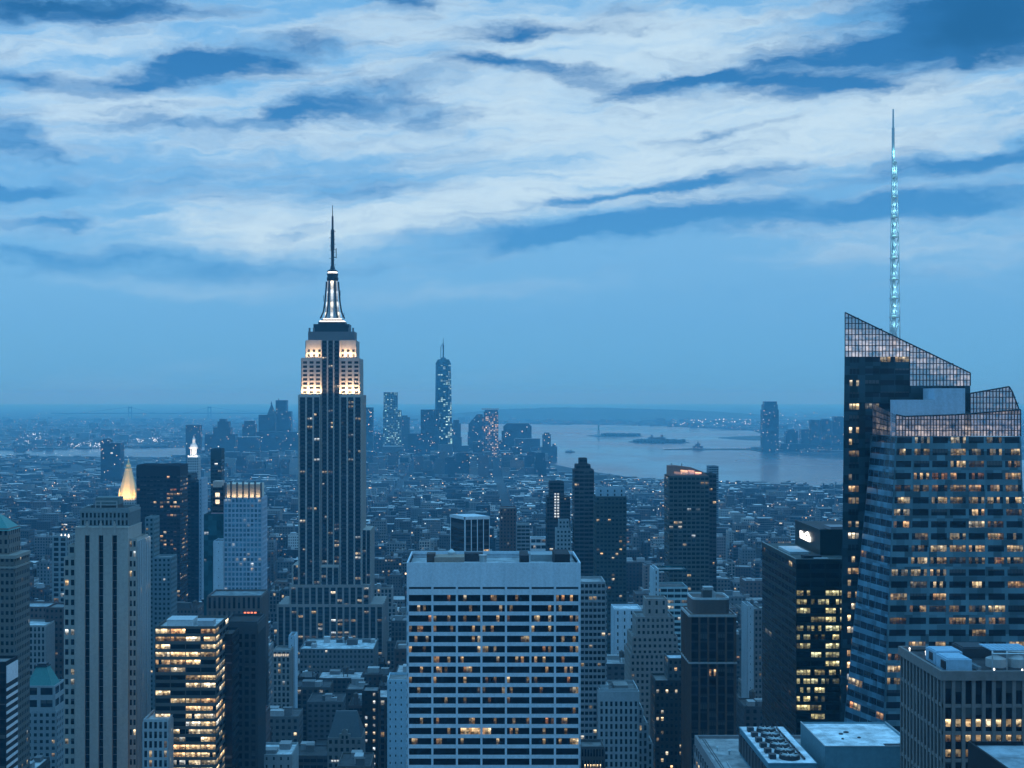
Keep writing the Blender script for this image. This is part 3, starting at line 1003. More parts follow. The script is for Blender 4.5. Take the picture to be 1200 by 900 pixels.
for (dx_, y_, h_) in ((-9.5, 372, 5), (-6.5, 366, 8), (9.5, 371, 6), (11, 374, 7), (-8, 352, 6), (7.5, 345, 5)):
    T.part('aerial', MB().bar((mcx + dx_, mcy - 3, zz(y_)), (mcx + dx_, mcy - 3, zz(y_) + h_), .22), ['dark_metal'])
T.windows_done()
# floodlights standing on the setback ledges
for i, (x0, x1, yb, D, P) in enumerate([(354, 375, 463, DE + .4, 15000), (399, 420, 463, DE + .4, 15000), (358.5, 375.5, 420, DE + 4.4, 6000), (398.5, 415.5, 420, DE + 4.4, 6000)]):
    X0, X1 = wx(x0, DE), wx(x1, DE)
    z = wz(yb, DE) + 1.0
    light('floodlight', 'AREA', ((X0 + X1) / 2, D, z + .6), (math.radians(180 - 12), 0, 0), P, (1.0, .67, .38), X1 - X0, 1.6)
    mb = MB()
    for q in np.linspace(X0 + 1, X1 - 1, 6):
        mb.box(q - .35, q + .35, D - .4, D + .3, z - .4, z + .3, 0, bottom=True)
    T.part('floodlight_row', mb, ['dark_metal'])

# ================================================================ the faceted glass tower with the spire
T = Thing('glass_tower', 'faceted blue glass tower with slanted see-through crown and lattice spire', 'skyscraper', (180, 585, 0), phrase='the faceted glass tower', at=(1100, 620))
rng = np.random.default_rng(21)
ZT = 245.0
A0, A1 = (149.9, 540, 0), (160.2, 540, ZT)            # edge between facet and front
B0, B1 = (216, 540, 0), (208.3, 540, ZT)
L0, L1 = (134.5, 566, 0), (158.6, 566, ZT)
NF = 53
mb = MB()
LT = dict(base=.42, rowp=.7, fill=.88, lo=.08, hi=.92, hue=(.34, .66))
Lf, Hf = lits(rng, NF, 7, **LT)
kw = dict(pier=.16, span=.47, pp=.06, ps=.10, mode='band', sub=5, gap=.06, glass='curtain', wm=0, sm=0)
facade(T, mb, A0, B0, A1, B1, 7, NF, rng, lit=(Lf, Hf), **kw)
mb.quads([[A0, B0, B1, A1]], 0)
T.part('curtain_wall', mb, ['spandrel'])
mb = MB()
Lq, Hq = lits(rng, NF, 5, base=.02, rowp=.10, fill=.5, lo=.2, hi=.6, hue=(.35, .6))
for j in range(0, 36):
    if rng.random() < .5:
        Lq[j] = np.where(rng.random(5) < .55, rng.uniform(.3, 1.0, 5), Lq[j])
Lq[36:] *= .4
facade(T, mb, L0, A0, L1, A1, 5, NF, rng, lit=(Lq, Hq), name='facet_band', pier=.05, span=.45, pp=.06, ps=.08, mode='band', sub=2, gap=.06, glass='facetpane', wm=0, sm=0)
_l0, _a0, _l1, _a1 = map(np.array, (L0, A0, L1, A1))
_n = np.array([-.86, -.5, .08])
for j in range(NF):          # the facet is slightly warped: its backing follows it floor by floor
    t0_, t1_ = j / NF, (j + 1) / NF
    mb.quads([[_l0 * (1 - t0_) + _l1 * t0_ - _n * .1, _a0 * (1 - t0_) + _a1 * t0_ - _n * .1, _a0 * (1 - t1_) + _a1 * t1_ - _n * .1, _l0 * (1 - t1_) + _l1 * t1_ - _n * .1]], 0)
T.part('facet', mb, ['facet'])
BK = 640.0
mb = MB()
mb.quads([[B0, (226, BK, 0), (222, BK, ZT), B1], [(222, BK, ZT), (226, BK, 0), (165, BK, 0), (168.5, BK, ZT)], [(165, BK, 0), L0, L1, (168.5, BK, ZT)]], 0)
mb.poly([(A1[0], 540.5, ZT - .1), (B1[0], 540.5, ZT - .1), (218, 600, ZT - .1), (166, 600, ZT - .1), (L1[0], 566, ZT - .1)], 0)
T.part('rear_wall', mb, ['spandrel'])


def screen(T, name, edges, ybot, ytop, D, rowm, lit_fn, rng, frame='dark_metal', proud=0.0, glass='crown', bar=.3):
    """see-through glass screen on a frame, cut to a sloping top line; edges in px"""
    pan, fr = MB(), MB()
    Q, Lx, Hx = [], [], []
    for a, b in zip(edges[:-1], edges[1:]):
        Xa, Xb = wx(a, D), wx(b, D)
        za, zb_ = wz(ytop(a), D), wz(ytop(b), D)
        z0 = wz(max(ybot(a), ybot(b)), D)
        z = z0
        j = 0
        while z < max(za, zb_) - .05:
            t_ = z + rowm
            qa, qb = min(t_, za), min(t_, zb_)
            if qa > z + .02 or qb > z + .02:
                Q.append([(Xa, D, min(z, za)), (Xb, D, min(z, zb_)), (Xb, D, max(qb, min(z, zb_))), (Xa, D, max(qa, min(z, za)))])
                l, h = lit_fn((a + b) / 2, CY - (z + rowm / 2 - H) / D * F, j)
                Lx.append(l)
                Hx.append(h)
            if z > z0 + .1:
                fr.box(Xa, Xb, D - .12, D + .12, z - bar * .5, z + bar * .5, 0, bottom=True)
            z = t_
            j += 1
        fr.box(Xa - bar / 2, Xa + bar / 2, D - .2, D + .2, z0, za, 0)
        fr.bar((Xa, D, za), (Xb, D, zb_), .28)
    b = edges[-1]
    fr.box(wx(b, D) - .2, wx(b, D) + .2, D - .2, D + .2, wz(ybot(b), D), wz(ytop(b), D), 0)
    pan.quads(Q, 0, Lx, Hx)
    s = T.part(name, pan, [glass])
    T.part('screen_frame', fr, [frame], parent=s)


def lin(*p):
    return lambda x: float(np.interp(x, [a for a, b in p], [b for a, b in p]))


def glow(seed, f):
    r = np.random.default_rng(seed)
    return lambda x, y, j: (max(0, f(x, y) * r.uniform(.5, 1.4)) * 1.7, r.uniform(.66, .92))


# front crown screen, its inside glow emitted by the panes
screen(T, 'crown_screen', list(np.linspace(1050, 1196, 41)), lin((0, 511)), lin((1050, 486), (1060, 488), (1120, 486), (1196, 480)), 540.3, 2.1,
       glow(1, lambda x, y: .55 if y > 495 else .26), rng)
# its end over the facet
fc = MB()
q, lx = [], []
for i in range(6):
    s0, s1 = i / 6, (i + 1) / 6
    for j in range(5):
        def pt(s, t):
            zt = (1 - s) * 257.5 + s * 253.4
            return (L1[0] * (1 - s) + A1[0] * s, L1[1] * (1 - s) + A1[1] * s - .3, ZT + (zt - ZT) * t)
        q.append([pt(s0, j / 5 + .03), pt(s1 - .02, j / 5 + .03), pt(s1 - .02, (j + 1) / 5), pt(s0, (j + 1) / 5)])
        lx.append(rng.uniform(.05, .5) * (1 - j / 6))
T.part('crown_screen', fc.quads(q, 0, lx, .45), ['crown'])
# second peak behind
screen(T, 'crown_screen', list(np.linspace(1137, 1194, 16)), lin((0, 486)), lin((1137, 461), (1183, 453), (1186, 458), (1194, 479)), 556, 2.3, glow(2, lambda x, y: .17), rng)
# plant rooms
for (a, b, y0, y1, D_, dp) in ((1052, 1096, 468.5, 486, 550, 10), (1095, 1131, 455, 486, 552, 14)):
    bx = MB().box(wx(a, D_), wx(b, D_), D_, D_ + dp, ZT, wz(y0, D_))
    T.part('plant_room', bx, ['masonry'], (.42, .55, .66))
# tall rear half
D2 = 572.0
XL0, XL1 = wx(980, D2), wx(990.3, D2)
XR = wx(1137, D2)
zA, zB = wz(418, D2), wz(452, D2)
NB2 = 58


def xl(z):
    return XL0 + (XL1 - XL0) * z / wz(366, D2)


mb = MB()
xa = wx(1013, D2)
Lw, Hw = lits(rng, NB2, 1, base=.8, lo=.5, hi=1.2, hue=(.5, .75))
facade(T, mb, (xl(0), D2, 0), (xa, D2, 0), (xl(zA), D2, zA), (xa, D2, zA), 1, NB2, rng, lit=(Lw, Hw), name='window', mode='grid', pier=.5, span=.5, pp=.12, ps=.05, sub=3, gap=.1, glass='curtain')
mb.quads([[(xl(0), D2, 0), (xa, D2, 0), (xa, D2, zA), (xl(zA), D2, zA)]], 0)
T.part('curtain_wall', mb, ['darkspandrel'])
mb = MB()
xm = wx(1066, D2)
nf2 = 12
zlow = zA - nf2 * 4.75
Lw, Hw = lits(rng, nf2, 3, base=.02, lo=.2, hi=.3)
Lw[nf2 - 1, 1:] = .6
facade(T, mb, (xa, D2, zlow), (xm, D2, zlow), (xa, D2, zA), (xm, D2, zA), 3, nf2, rng, lit=(Lw, Hw), mode='band', pier=.06, span=.55, pp=.06, ps=.08, sub=4, gap=.06, glass='curtain')
mb.quads([[(xa, D2, 0), (xm, D2, 0), (xm, D2, zA), (xa, D2, zA)], [(xm, D2, 0), (XR, D2, 0), (XR, D2, zB), (xm, D2, zB)]], 0)
xbl, xbr = wx(990.3, D2) / D2 * 632, XR + 3
mb.quads([[(xbl, 632, 0), (xl(0), D2, 0), (xl(zA), D2, zA), (xbl, 632, zA)], [(XR, D2, 0), (xbr, 632, 0), (xbr, 632, zB), (XR, D2, zB)], [(xbr, 632, 0), (xbl, 632, 0), (xbl, 632, zB), (xbr, 632, zB)]], 0)
mb.quads([[(xl(zA), D2, zA), (xm, D2, zA), (xm, 632, zA), (xbl, 632, zA)], [(xm, D2, zB), (XR, D2, zB), (xbr, 632, zB), (xm, 632, zB)], [(xm, D2, zB), (xm, 632, zB), (xm, 632, zA), (xm, D2, zA)]], 0)
T.part('curtain_wall', mb, ['darkspandrel'])
top = lin((990, 366), (1137, 437))
screen(T, 'crown_screen', list(np.linspace(990.3, 1066, 20)), lin((0, 418)), top, D2, 2.25, glow(3, lambda x, y: .62 if 398 < y < 416 else (.34 if 385 < y else .12)), rng)
screen(T, 'crown_screen', list(np.linspace(1066, 1137, 19)), lin((0, 452)), top, D2, 2.25, glow(4, lambda x, y: .42 if y < top(x) + 22 else .12), rng)
# lattice spire
sx, sy = wx(1047.8, 600), 600.0
zs = lambda y: wz(y, 600)
lv = [(408, 2.5), (372, 2.35), (350, 2.25), (328, 2.15), (303, 2.0), (278, 1.85), (255, 1.65), (232, 1.45), (208, 1.2), (190, 1.0)]
sp = MB()
lamps = []
for (ya, ra), (yb, rb) in zip(lv[:-1], lv[1:]):
    pa = [(sx + ra * math.cos(a), sy + ra * math.sin(a), zs(ya)) for a in (-2.6, -.54, 1.57)]
    pb = [(sx + rb * math.cos(a), sy + rb * math.sin(a), zs(yb)) for a in (-2.6, -.54, 1.57)]
    for i in range(3):
        sp.bar(pa[i], pb[i], .26)
        sp.bar(pb[i], pb[(i + 1) % 3], .22)
        sp.bar(pa[i], pb[(i + 1) % 3], .16)
        sp.bar(pb[i], pa[(i + 1) % 3], .16)
    sp.lathe(sx, sy, [(.1, zs(yb)), (rb * .98, zs(yb)), (rb * .98, zs(yb) + .3), (.1, zs(yb) + .3)], 6)
    sp.bar((sx, sy, zs(ya)), (sx, sy, zs(yb)), .55 if ya < 360 else .8)
    lamps.append((yb, rb))
T.part('spire', sp, ['spire_paint'])
T.part('spire_mast', MB().lathe(sx - .4, sy, [(.62, zs(192)), (.6, zs(150)), (.42, zs(150)), (.3, zs(128))], 8), ['spire_paint'])
for yb, rb in lamps:
    T.part('spire_lamp', MB().lathe(sx, sy, [(.2, zs(yb) + .5), (rb * .42, zs(yb) + .55), (.15, zs(yb) + 1.5)], 6), ['cyan_lamp'])
    light('spire_light', 'POINT', (sx - .2, sy - 1.3, zs(yb) + 2.6), (0, 0, 0), 95, (.35, .82, 1.0), .4)
    light('spire_light', 'POINT', (sx - .2, sy - 1.5, zs(yb) - 3.0), (0, 0, 0), 110, (.35, .82, 1.0), .4)
light('spire_light', 'POINT', (sx - .2, sy - 1.6, zs(178)), (0, 0, 0), 150, (.3, .9, 1.0), .4)
T.windows_done()
FOOT.append((132, 228, 536, 645))
ZB.append((146, 212, 540, 640, 250))
ZB.append((150, XR, D2, 632, 272))

# ================================================================ the white grid block in the middle
D = 594.0
T = Thing('office_tower', 'broad white stone office block with seven bays of dark ribbon windows', 'office building', (wx(578, D), D + 22, 0), phrase='the broad white grid block', at=(578, 780))
rng = np.random.default_rng(31)
X0, X1 = wx(478, D), wx(679, D)
Z1 = wz(662.5, D)
zt, zs0, zs1 = wz(697, D), wz(690.3, D), wz(687.6, D)      # top of the windows, louvre slot
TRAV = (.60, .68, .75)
NFG = int(round(zt / 4.28))
mb = MB().box(X0, X1, D, D + 44, 0, Z1, 0, top=False)
NP = 8           # panes to a bay
L, Hh = lits(rng, NFG, 7 * NP, base=.0, rowp=.0, hue=(.42, .64))
for j in range(NFG):
    r = rng.random()
    n_ = 7 * NP
    if r < .22:
        for q_ in range(rng.integers(1, 4)):
            a = rng.integers(0, n_)
            for i in range(a, min(n_, a + rng.integers(4, 18))):
                if rng.random() < .85:
                    L[j, i] = rng.uniform(.2, .75)
    if r < .8:
        for i in range(n_):
            if rng.random() < .15:
                L[j, i] = max(L[j, i], rng.uniform(.04, .26))
# four panes to a bay, each with its own light
pp = np.zeros((NFG, 28))
kw = dict(pier=.085, span=.36, pp=.55, ps=.34)


def ribbon(T, mb, bl, br, tl, tr, nb, nf, rng, L, Hh, sub, glass, **kw):
    n0 = len(T.win)
    facade(T, mb, bl, br, tl, tr, nb, nf, rng, lit=(np.zeros((nf, nb)), np.full((nf, nb), .5)), sub=sub, gap=.0, glass=glass, **kw)
    for c in range(n0, len(T.win)):
        j, i = divmod(c - n0, nb)
        nm, q, l, h, g = T.win[c]
        T.win[c] = (nm, q, L[j, i * sub:(i + 1) * sub], Hh[j, i * sub:(i + 1) * sub], g)


ribbon(T, mb, (X0, D, 0), (X1, D, 0), (X0, D, zt), (X1, D, zt), 7, NFG, rng, L, Hh, NP, 'office', **kw)
for (xa, ya, xb, yb) in ((X0, D + 44, X0, D), (X1, D, X1, D + 44)):
    facade(T, mb, (xa, ya, 0), (xb, yb, 0), (xa, ya, zt), (xb, yb, zt), 4, NFG, rng, lit=lits(rng, NFG, 4), mode='band', **kw)
# louvre slot, plain frieze with joints, corner posts
for za_, zb_ in ((zt + .02, zs0), (zs1, Z1 + 1.2)):
    mb.box(X0 - .5, X1 + .5, D - .56, D, za_, zb_, 0, bottom=True)
    mb.box(X0 - .5, X0, D, D + 44, za_, zb_, 0, bottom=True)
    mb.box(X1, X1 + .5, D, D + 44, za_, zb_, 0, bottom=True)
mb.box(X0 - .5, X1 + .5, D + 43.4, D + 44, Z1 - .1, Z1 + 1.2, 0)
for i in range(8):
    x = X0 + (X1 - X0) * i / 7
    mb.box(x - .42, x + .42, D - .72, D - .56, zt - .05, Z1 + 1.25, 0, bottom=True)
    mb.box(x - .42, x + .42, D - .56, D, zs0, zs1, 0)
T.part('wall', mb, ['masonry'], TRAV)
lv = MB()
for i in range(7):
    xa, xb = X0 + (X1 - X0) * i / 7 + .5, X0 + (X1 - X0) * (i + 1) / 7 - .5
    lv.quads([[(xa, D - .1, zs0), (xb, D - .1, zs0), (xb, D - .1, zs1), (xa, D - .1, zs1)]])
T.part('louvre', lv, ['dark_metal'])
RZ = Z1 - 1.6
T.part('roof', MB().quads([[(X0, D, RZ), (X1, D, RZ), (X1, D + 44, RZ), (X0, D + 44, RZ)]]), ['roofing'], (.35, .38, .40))


def rbox(T, name, x0, x1, y0, y1, D, dep, mat, color=None, zb=None, mb=None):
    mb = mb or MB()
    mb.box(wx(x0, D), wx(x1, D), D, D + dep, wz(y1, D) if zb is None else zb, wz(y0, D), 0)
    return T.part(name, mb, [mat], color)


for (a, b, y0, dd, dp, c) in ((509, 544, 653, 604, 12, (.30, .24, .20)), (500, 510, 649, 606, 7, (.10, .07, .06)), (544, 566, 648.5, 622, 8, (.05, .05, .06)),
                              (610, 620, 651, 603, 18, (.03, .03, .035)), (650, 668, 649.5, 603, 20, (.025, .025, .03)), (622, 650, 650, 624, 10, (.32, .36, .38))):
    rbox(T, 'plant_room', a, b, y0, 0, dd, dp, 'masonry', c, zb=RZ)
cu = MB()
cu.lathe(wx(566, 606), 608, [(1.6, RZ), (1.6, RZ + 4), (1.9, RZ + 4), (1.9, RZ + 4.5)], 10)
T.part('cooling_tower', cu, ['pale_metal'])
T.part('cooling_tower', MB().lathe(wx(529, 612), 614, [(1.7, RZ), (1.7, RZ + 5.0), (.3, RZ + 6.4)], 12), ['pale_metal'])
T.windows_done()
FOOT.append((X0 - 4, X1 + 4, D - 6, D + 50))
ZB.append((X0, X1, D, D + 44, Z1))

# ================================================================ slab with three dark strips
D = 690.0
T = Thing('setback_tower', 'grey stone setback tower with three tall dark window slots', 'office building', (wx(125, D), D + 14, 0), phrase='the grey tower with three dark slots', at=(125, 760))
rng = np.random.default_rng(41)
GST = (.37, .345, .315)
Xa, Xb = wx(89, D), wx(151, D)
zs_ = wz(619, D)
mb = MB().box(Xa, Xb, D, D + 26, 0, zs_)
sl = [wx(p, D) for p in (103.2, 119.2, 135.2)]
for i, (a, b) in enumerate(zip([Xa] + [s + 1.15 for s in sl], [s - 1.15 for s in sl] + [Xb])):
    mb.box(a, b, D - 1.6, D, 0, wz(619 if i in (0, 3) else 618.5, D))
for s in sl:
    mb.box(s - 1.15, s + 1.15, D - 1.58, D, wz(627, D), zs_, 0, bottom=True)
    mb.box(s - .7, s + .7, D - 1.9, D - 1.6, wz(627, D), wz(613, D), 0, bottom=True)
    mb.box(s - .35, s + .35, D - 1.95, D - 1.6, wz(613, D), wz(610.5, D), 0, bottom=True)
mb.box(Xa - .2, Xb + .2, D - 1.85, D + 26, zs_, zs_ + .7, 0)
T.part('wall', mb, ['masonry'], GST)
for s in sl:
    nf = 52
    q = [[(s - 1.15, D - .06, wz(627, D) * j / nf), (s + 1.15, D - .06, wz(627, D) * j / nf), (s + 1.15, D - .06, wz(627, D) * (j + .96) / nf), (s - 1.15, D - .06, wz(627, D) * (j + .96) / nf)] for j in range(nf)]
    T.part('window_slot', MB().quads(q, 0, 0, .5), ['glass'])
LH = dict(base=.14, rowp=0, lo=.4, hi=1.2, hue=(.5, .85))
kw = dict(pier=.42, span=.42, pp=.3, ps=.32, mode='grid')
tier(T, 75, 88.6, 656, D + 2, 20, nb=2, fh=4.85, wall=GST, seed=42, litp=LH, sides=False, roof=(.2, .2, .2), **kw)
tier(T, 80, 88.7, 641, D + 4, 20, nb=1, fh=4.85, wall=GST, seed=43, litp=LH, sides=False, **kw)
tier(T, 151.3, 160, 634, D + 1, 24, nb=2, fh=4.85, wall=GST, seed=44, litp=LH, sides=False, **kw)
kr = dict(pier=.5, span=.3, pp=.5, ps=.1, mode='strip', sub=1)
X1 = wx(160, D)
mb = MB().box(wx(151, D), X1 - .05, D + 2, D + 28, 0, wz(634, D) - .2)
facade(T, mb, (X1, D + 2.2, 0), (X1, D + 28, 0), (X1, D + 2.2, wz(635, D)), (X1, D + 28, wz(635, D)), 7, 48, rng, lit=lits(rng, 48, 7, base=.02), **kr)
T.part('side_wall', mb, ['masonry'], (.36, .40, .42))
# crown with fine ribs and the penthouse
tier(T, 95, 151, 598, D + 3, 22, zb=zs_, bay=1.9, fh=3.6, wall=(.19, .23, .24), seed=45, litp=dict(base=.0, rowp=0), pier=.45, span=.35, pp=.5, ps=.15, mode='strip', roof=(.06, .06, .06), blank=1.2)
rbox(T, 'penthouse', 107, 137, 592, 598, D + 6, 12, 'masonry', (.07, .08, .085), zb=wz(598, D))
rbox(T, 'penthouse', 112, 139, 583, 592, D + 12, 9, 'masonry', (.12, .17, .18), zb=wz(598, D))
mb = MB()
for p in (109, 115, 134):
    mb.box(wx(p, D) - .25, wx(p, D) + .25, D + 4.5, D + 5, wz(598, D), wz(588, D))
mb.box(wx(108.6, D), wx(134.6, D), D + 4.5, D + 5, wz(589, D), wz(587.6, D), 0, bottom=True)
mb.box(wx(108.6, D), wx(134.6, D), D + 4.4, D + 4.9, wz(593, D), wz(592, D), 0, bottom=True)
T.part('roof_frame', mb, ['masonry'], (.3, .32, .32))
T.windows_done()
FOOT.append((wx(70, D), wx(178, D), D - 6, D + 34))
ZB.append((Xa, wx(160, D), D, D + 28, zs_))


# ================================================================ plain towers by table
def tower(name, label, cat, phrase, px, tiers, top=None, group=None):
    x0, x1, y0, D = tiers[0][0], tiers[0][1], tiers[0][2], tiers[0][3]
    T = Thing(name, label, cat, (wx((x0 + x1) / 2, D), D + tiers[0][4] / 2, 0), group, phrase, px)
    zb = 0.0
    res = []
    for i, tr in enumerate(tiers):
        kw = dict(tr[5])
        stack = kw.pop('stack', False)
        kw.setdefault('seed', hash_name(label) + i)
        res.append(tier(T, *tr[:5], zb=(res[-1][4] if stack else 0.0), **kw))
    if top:
        top(T, res)
    T.windows_done()
    return T, res


def hash_name(s):
    return sum((i + 1) * ord(c) for i, c in enumerate(s)) % 9973


DG = (.05, .06, .065)
GL = dict(pier=.10, span=.42, pp=.12, ps=.10, mode='band', sub=3, gap=.06)
DG = (.05, .06, .065)
OFF = dict(base=.05, rowp=.12, fill=.6, lo=.25, hi=1.0, hue=(.45, .8))
DIM = dict(base=.03, rowp=.03, fill=.5, lo=.25, hi=.9, hue=(.5, .9))
NON = dict(base=.004, rowp=.0, hue=(.5, .8))
PUN = dict(pier=.5, span=.5, pp=.18, ps=.15, mode='grid')           # punched windows
BAN = dict(pier=.10, span=.45, pp=.14, ps=.12, mode='band', sub=2, gap=.06)
STR = dict(pier=.42, span=.35, pp=.5, ps=.1, mode='strip')


def O(proto_, **kw):
    d_ = dict(proto_)
    d_.update(kw)
    return d_


# ---- black slab at the corner, its flank striped
def slab_flank(T, r):
    X0, X1, Y0, Y1, Z = r[0]
    nf = int(Z / 3.3)
    mb, gl = MB(), MB()
    zt = wz(799, 604)
    for j in range(nf):
        z = zt - (j + 1) * 3.3
        mb.box(X1, X1 + .35, Y0 + .3, Y1 - .4, z, z + 1.15, 0, bottom=True)
        T.win.append(('window_band', np.array([[(X1 + .04, Y0 + .3, z + 1.15), (X1 + .04, Y1 - .4, z + 1.15), (X1 + .04, Y1 - .4, z + 3.3), (X1 + .04, Y0 + .3, z + 3.3)]]), 0.0, .5, 'glass'))
    mb.box(X1, X1 + .4, Y0 + .3, Y1 - .4, zt + .1, Z - .6, 0, bottom=True)
    T.part('flank_cladding', mb, ['masonry'], (.62, .66, .70))


tower('office_tower', 'black slab tower with pale striped flank below the green roofed stone tower', 'office building', 'the black slab with the striped flank', (9, 840),
      [(-40, 7, 779, 600, 15, dict(fh=3.3, bay=4.5, wall=(.012, .014, .018), litp=NON, sides=False, pier=.1, span=.3, pp=.1, ps=.05, mode='band'))], top=slab_flank)


# ---- stone tower cut by the picture's edge, with a green copper roof
def green_top(T, r):
    X0, X1, Y0, Y1, Z = r[-1]
    mx, my = (X0 + X1) / 2, (Y0 + Y1) / 2
    b = [(X0 - .5, Y0 - .5, Z), (X1 + .5, Y0 - .5, Z), (X1 + .5, Y1 + .5, Z), (X0 - .5, Y1 + .5, Z)]
    t = [(mx - 4, my - 2, Z + 7.5), (mx + 4, my - 2, Z + 7.5), (mx + 4, my + 2, Z + 7.5), (mx - 4, my + 2, Z + 7.5)]
    T.part('copper_roof', MB().prism(b, t), ['copper'])
    c = MB()
    for (x0, x1, y, D_, z0) in ((-40, 18.5, 652, 719.2, 0),):
        z = wz(y, D_)
        c.box(wx(x0, D_), wx(x1, D_), D_ - .3, D_ + 24, z - 1.2, z + .5, 0, bottom=True)
        c.box(wx(x0, D_), wx(x1, D_), D_ - .3, D_ + 24, z - 6.2, z - 5.2, 0, bottom=True)
    T.part('cornice', c, ['masonry'], (.30, .27, .24))


tower('stone_tower', 'tan stone tower with green copper roof and heavy cornice', 'office building', 'the tan tower with the green roof', (6, 690),
      [(-40, 17, 654, 720, 24, O(PUN, bay=2.6, fh=3.9, wall=(.17, .155, .14), litp=DIM, pier=.42)),
       (-40, 10, 622, 723, 18, O(PUN, bay=2.8, fh=4.2, wall=(.19, .165, .15), litp=DIM, stack=True))], top=green_top)


# ---- green pyramid
def teal_top(T, r):
    D_ = 822
    xa, xb, xc, xd = wx(30, D_), wx(62, D_), wx(40, D_), wx(52, D_)
    z0, z1 = wz(806, D_), wz(783, D_)
    b = [(xa, D_ - 1, z0), (xb, D_ - 1, z0), (xb, D_ + 15, z0), (xa, D_ + 15, z0)]
    t = [(xc, D_ + 4, z1), (xd, D_ + 4, z1), (xd, D_ + 10, z1), (xc, D_ + 10, z1)]
    T.part('copper_roof', MB().prism(b, t), ['copper'])
    mb = MB().box(xc - .6, xd + .6, D_ + 3.4, D_ + 10.6, z1, z1 + .6)
    mb.box(xc + .3, xd - .3, D_ + 4.5, D_ + 9.5, z1 + .6, z1 + 1.8)
    T.part('roof_crown', mb, ['dark_metal'])


tower('office_tower', 'blue grey tower under a truncated teal copper pyramid roof', 'office building', 'the teal pyramid roof', (46, 800),
      [(24, 66, 836, 817, 26, O(PUN, bay=3.4, fh=3.9, wall=(.26, .30, .32), litp=DIM)),
       (27, 64, 806, 820, 19, O(BAN, bay=12, fh=6.2, stack=True, wall=(.30, .34, .36), litp=NON, pier=.22, span=.42))], top=teal_top)

# ---- brightly lit offices and the dark slab behind
LITO = dict(base=.5, rowp=.85, fill=.9, lo=.3, hi=1.3, hue=(.50, .66))


def lit_roof(T, r):
    X0, X1, Y0, Y1, Z = r[0]
    bulkhead(T, X0 + 4, X0 + 16, Y0 + 6, Y0 + 18, Z, 3, (.5, .52, .54), 'plant_room')
    bulkhead(T, X0 + 18, X1 - 3, Y0 + 8, Y0 + 16, Z, 2.2, (.35, .37, .4), 'plant_room')


tower('office_block', 'office block with almost every floor brightly lit in warm yellow', 'office building', 'the brightly lit office block', (222, 810),
      [(182, 253, 737, 650, 32, dict(bay=7.2, fh=3.55, wall=(.10, .095, .085), roof=(.55, .55, .56), litp=LITO, pier=.05, span=.42, pp=.15, ps=.2, mode='band', sub=5, gap=.015, drop=.06, glass='office'))], top=lit_roof)
tower('office_tower', 'black tower behind the brightly lit offices with a fluted front', 'office building', 'the black fluted tower', (284, 790),
      [(254, 272, 746, 672, 20, dict(bay=5, fh=4, wall=(.012, .013, .015), litp=NON, pier=.05, span=.5, pp=.05, ps=.08, mode='band', roof=(.03, .03, .03))),
       (262, 301, 731, 700, 26, dict(O(STR, bay=3.2, fh=4), wall=(.06, .065, .07), litp=NON, blank=5, roof=(.02, .02, .02)))])
tower('office_block', 'brown block with a colonnaded top floor and red lit windows', 'office building', 'the brown block with red windows', (275, 712),
      [(243, 306, 700, 930, 30, dict(O(STR, bay=3.2, fh=9), wall=(.13, .11, .10), litp=NON, pier=.5, span=.2, roof=(.22, .26, .28)))],
      top=lambda T, r: T.part('red_window_row', MB().quads([[(x, 929.2, wz(y + 3, 930)), (x + 1.5, 929.2, wz(y + 3, 930)), (x + 1.5, 929.2, wz(y, 930)), (x, 929.2, wz(y, 930))]
                                                           for y in (717, 723.5) for x in (wx(286, 930), wx(290, 930), wx(294, 930), wx(298, 930))]), ['red_lamp']))


# ---- pale blue hotel tower with the floodlit ribbed crown
def ribs(T, r):
    X0, X1, Y0, Y1, Z = r[0]
    D_ = 1000
    zc = wz(566, D_)
    z0 = wz(585, D_)
    mb = MB().box(X0 + 1.5, X1 - 1.5, D_ + 3, D_ + 22, z0, zc - 1)
    T.part('crown_wall', mb, ['masonry'], (.55, .5, .42))
    for i in range(7):
        x = X0 + .5 + (X1 - X0 - 1) * i / 6
        T.part('crown_fin', MB().box(x - .42, x + .42, D_ - .3, D_ + 3.5, z0, zc + (1.2 if i % 2 else .2)), ['masonry'], (.10, .11, .12))
    light('floodlight', 'AREA', ((X0 + X1) / 2, D_ + .4, z0 + .7), (math.radians(180 - 20), 0, 0), 5200, (1., .74, .46), X1 - X0 - 1, .8)
    fl = MB()
    for i in range(6):
        x = X0 + .5 + (X1 - X0 - 1) * (i + .5) / 6
        fl.box(x - .8, x + .8, D_ + .1, D_ + .6, z0, z0 + .5)
    T.part('floodlight_row', fl, ['dark_metal'])


tower('hotel_tower', 'pale blue gridded tower with floodlit ribbed crown', 'hotel', 'the pale tower with the ribbed lit crown', (285, 630),
      [(262.5, 306.5, 585, 1000, 26, O(PUN, bay=2.6, fh=3.5, wall=(.34, .43, .52), litp=O(DIM, base=.06, hue=(.8, 1.0)), pier=.32, span=.36, pp=.25, ps=.2, glass='facet'))], top=ribs)
tower('office_tower', 'windowless pale blue slab attached to the ribbed crown tower', 'building', None, None,
      [(250, 262, 636, 998, 20, O(PUN, bay=6, fh=6, wall=(.45, .55, .62), litp=NON, pier=.94, span=.9))])


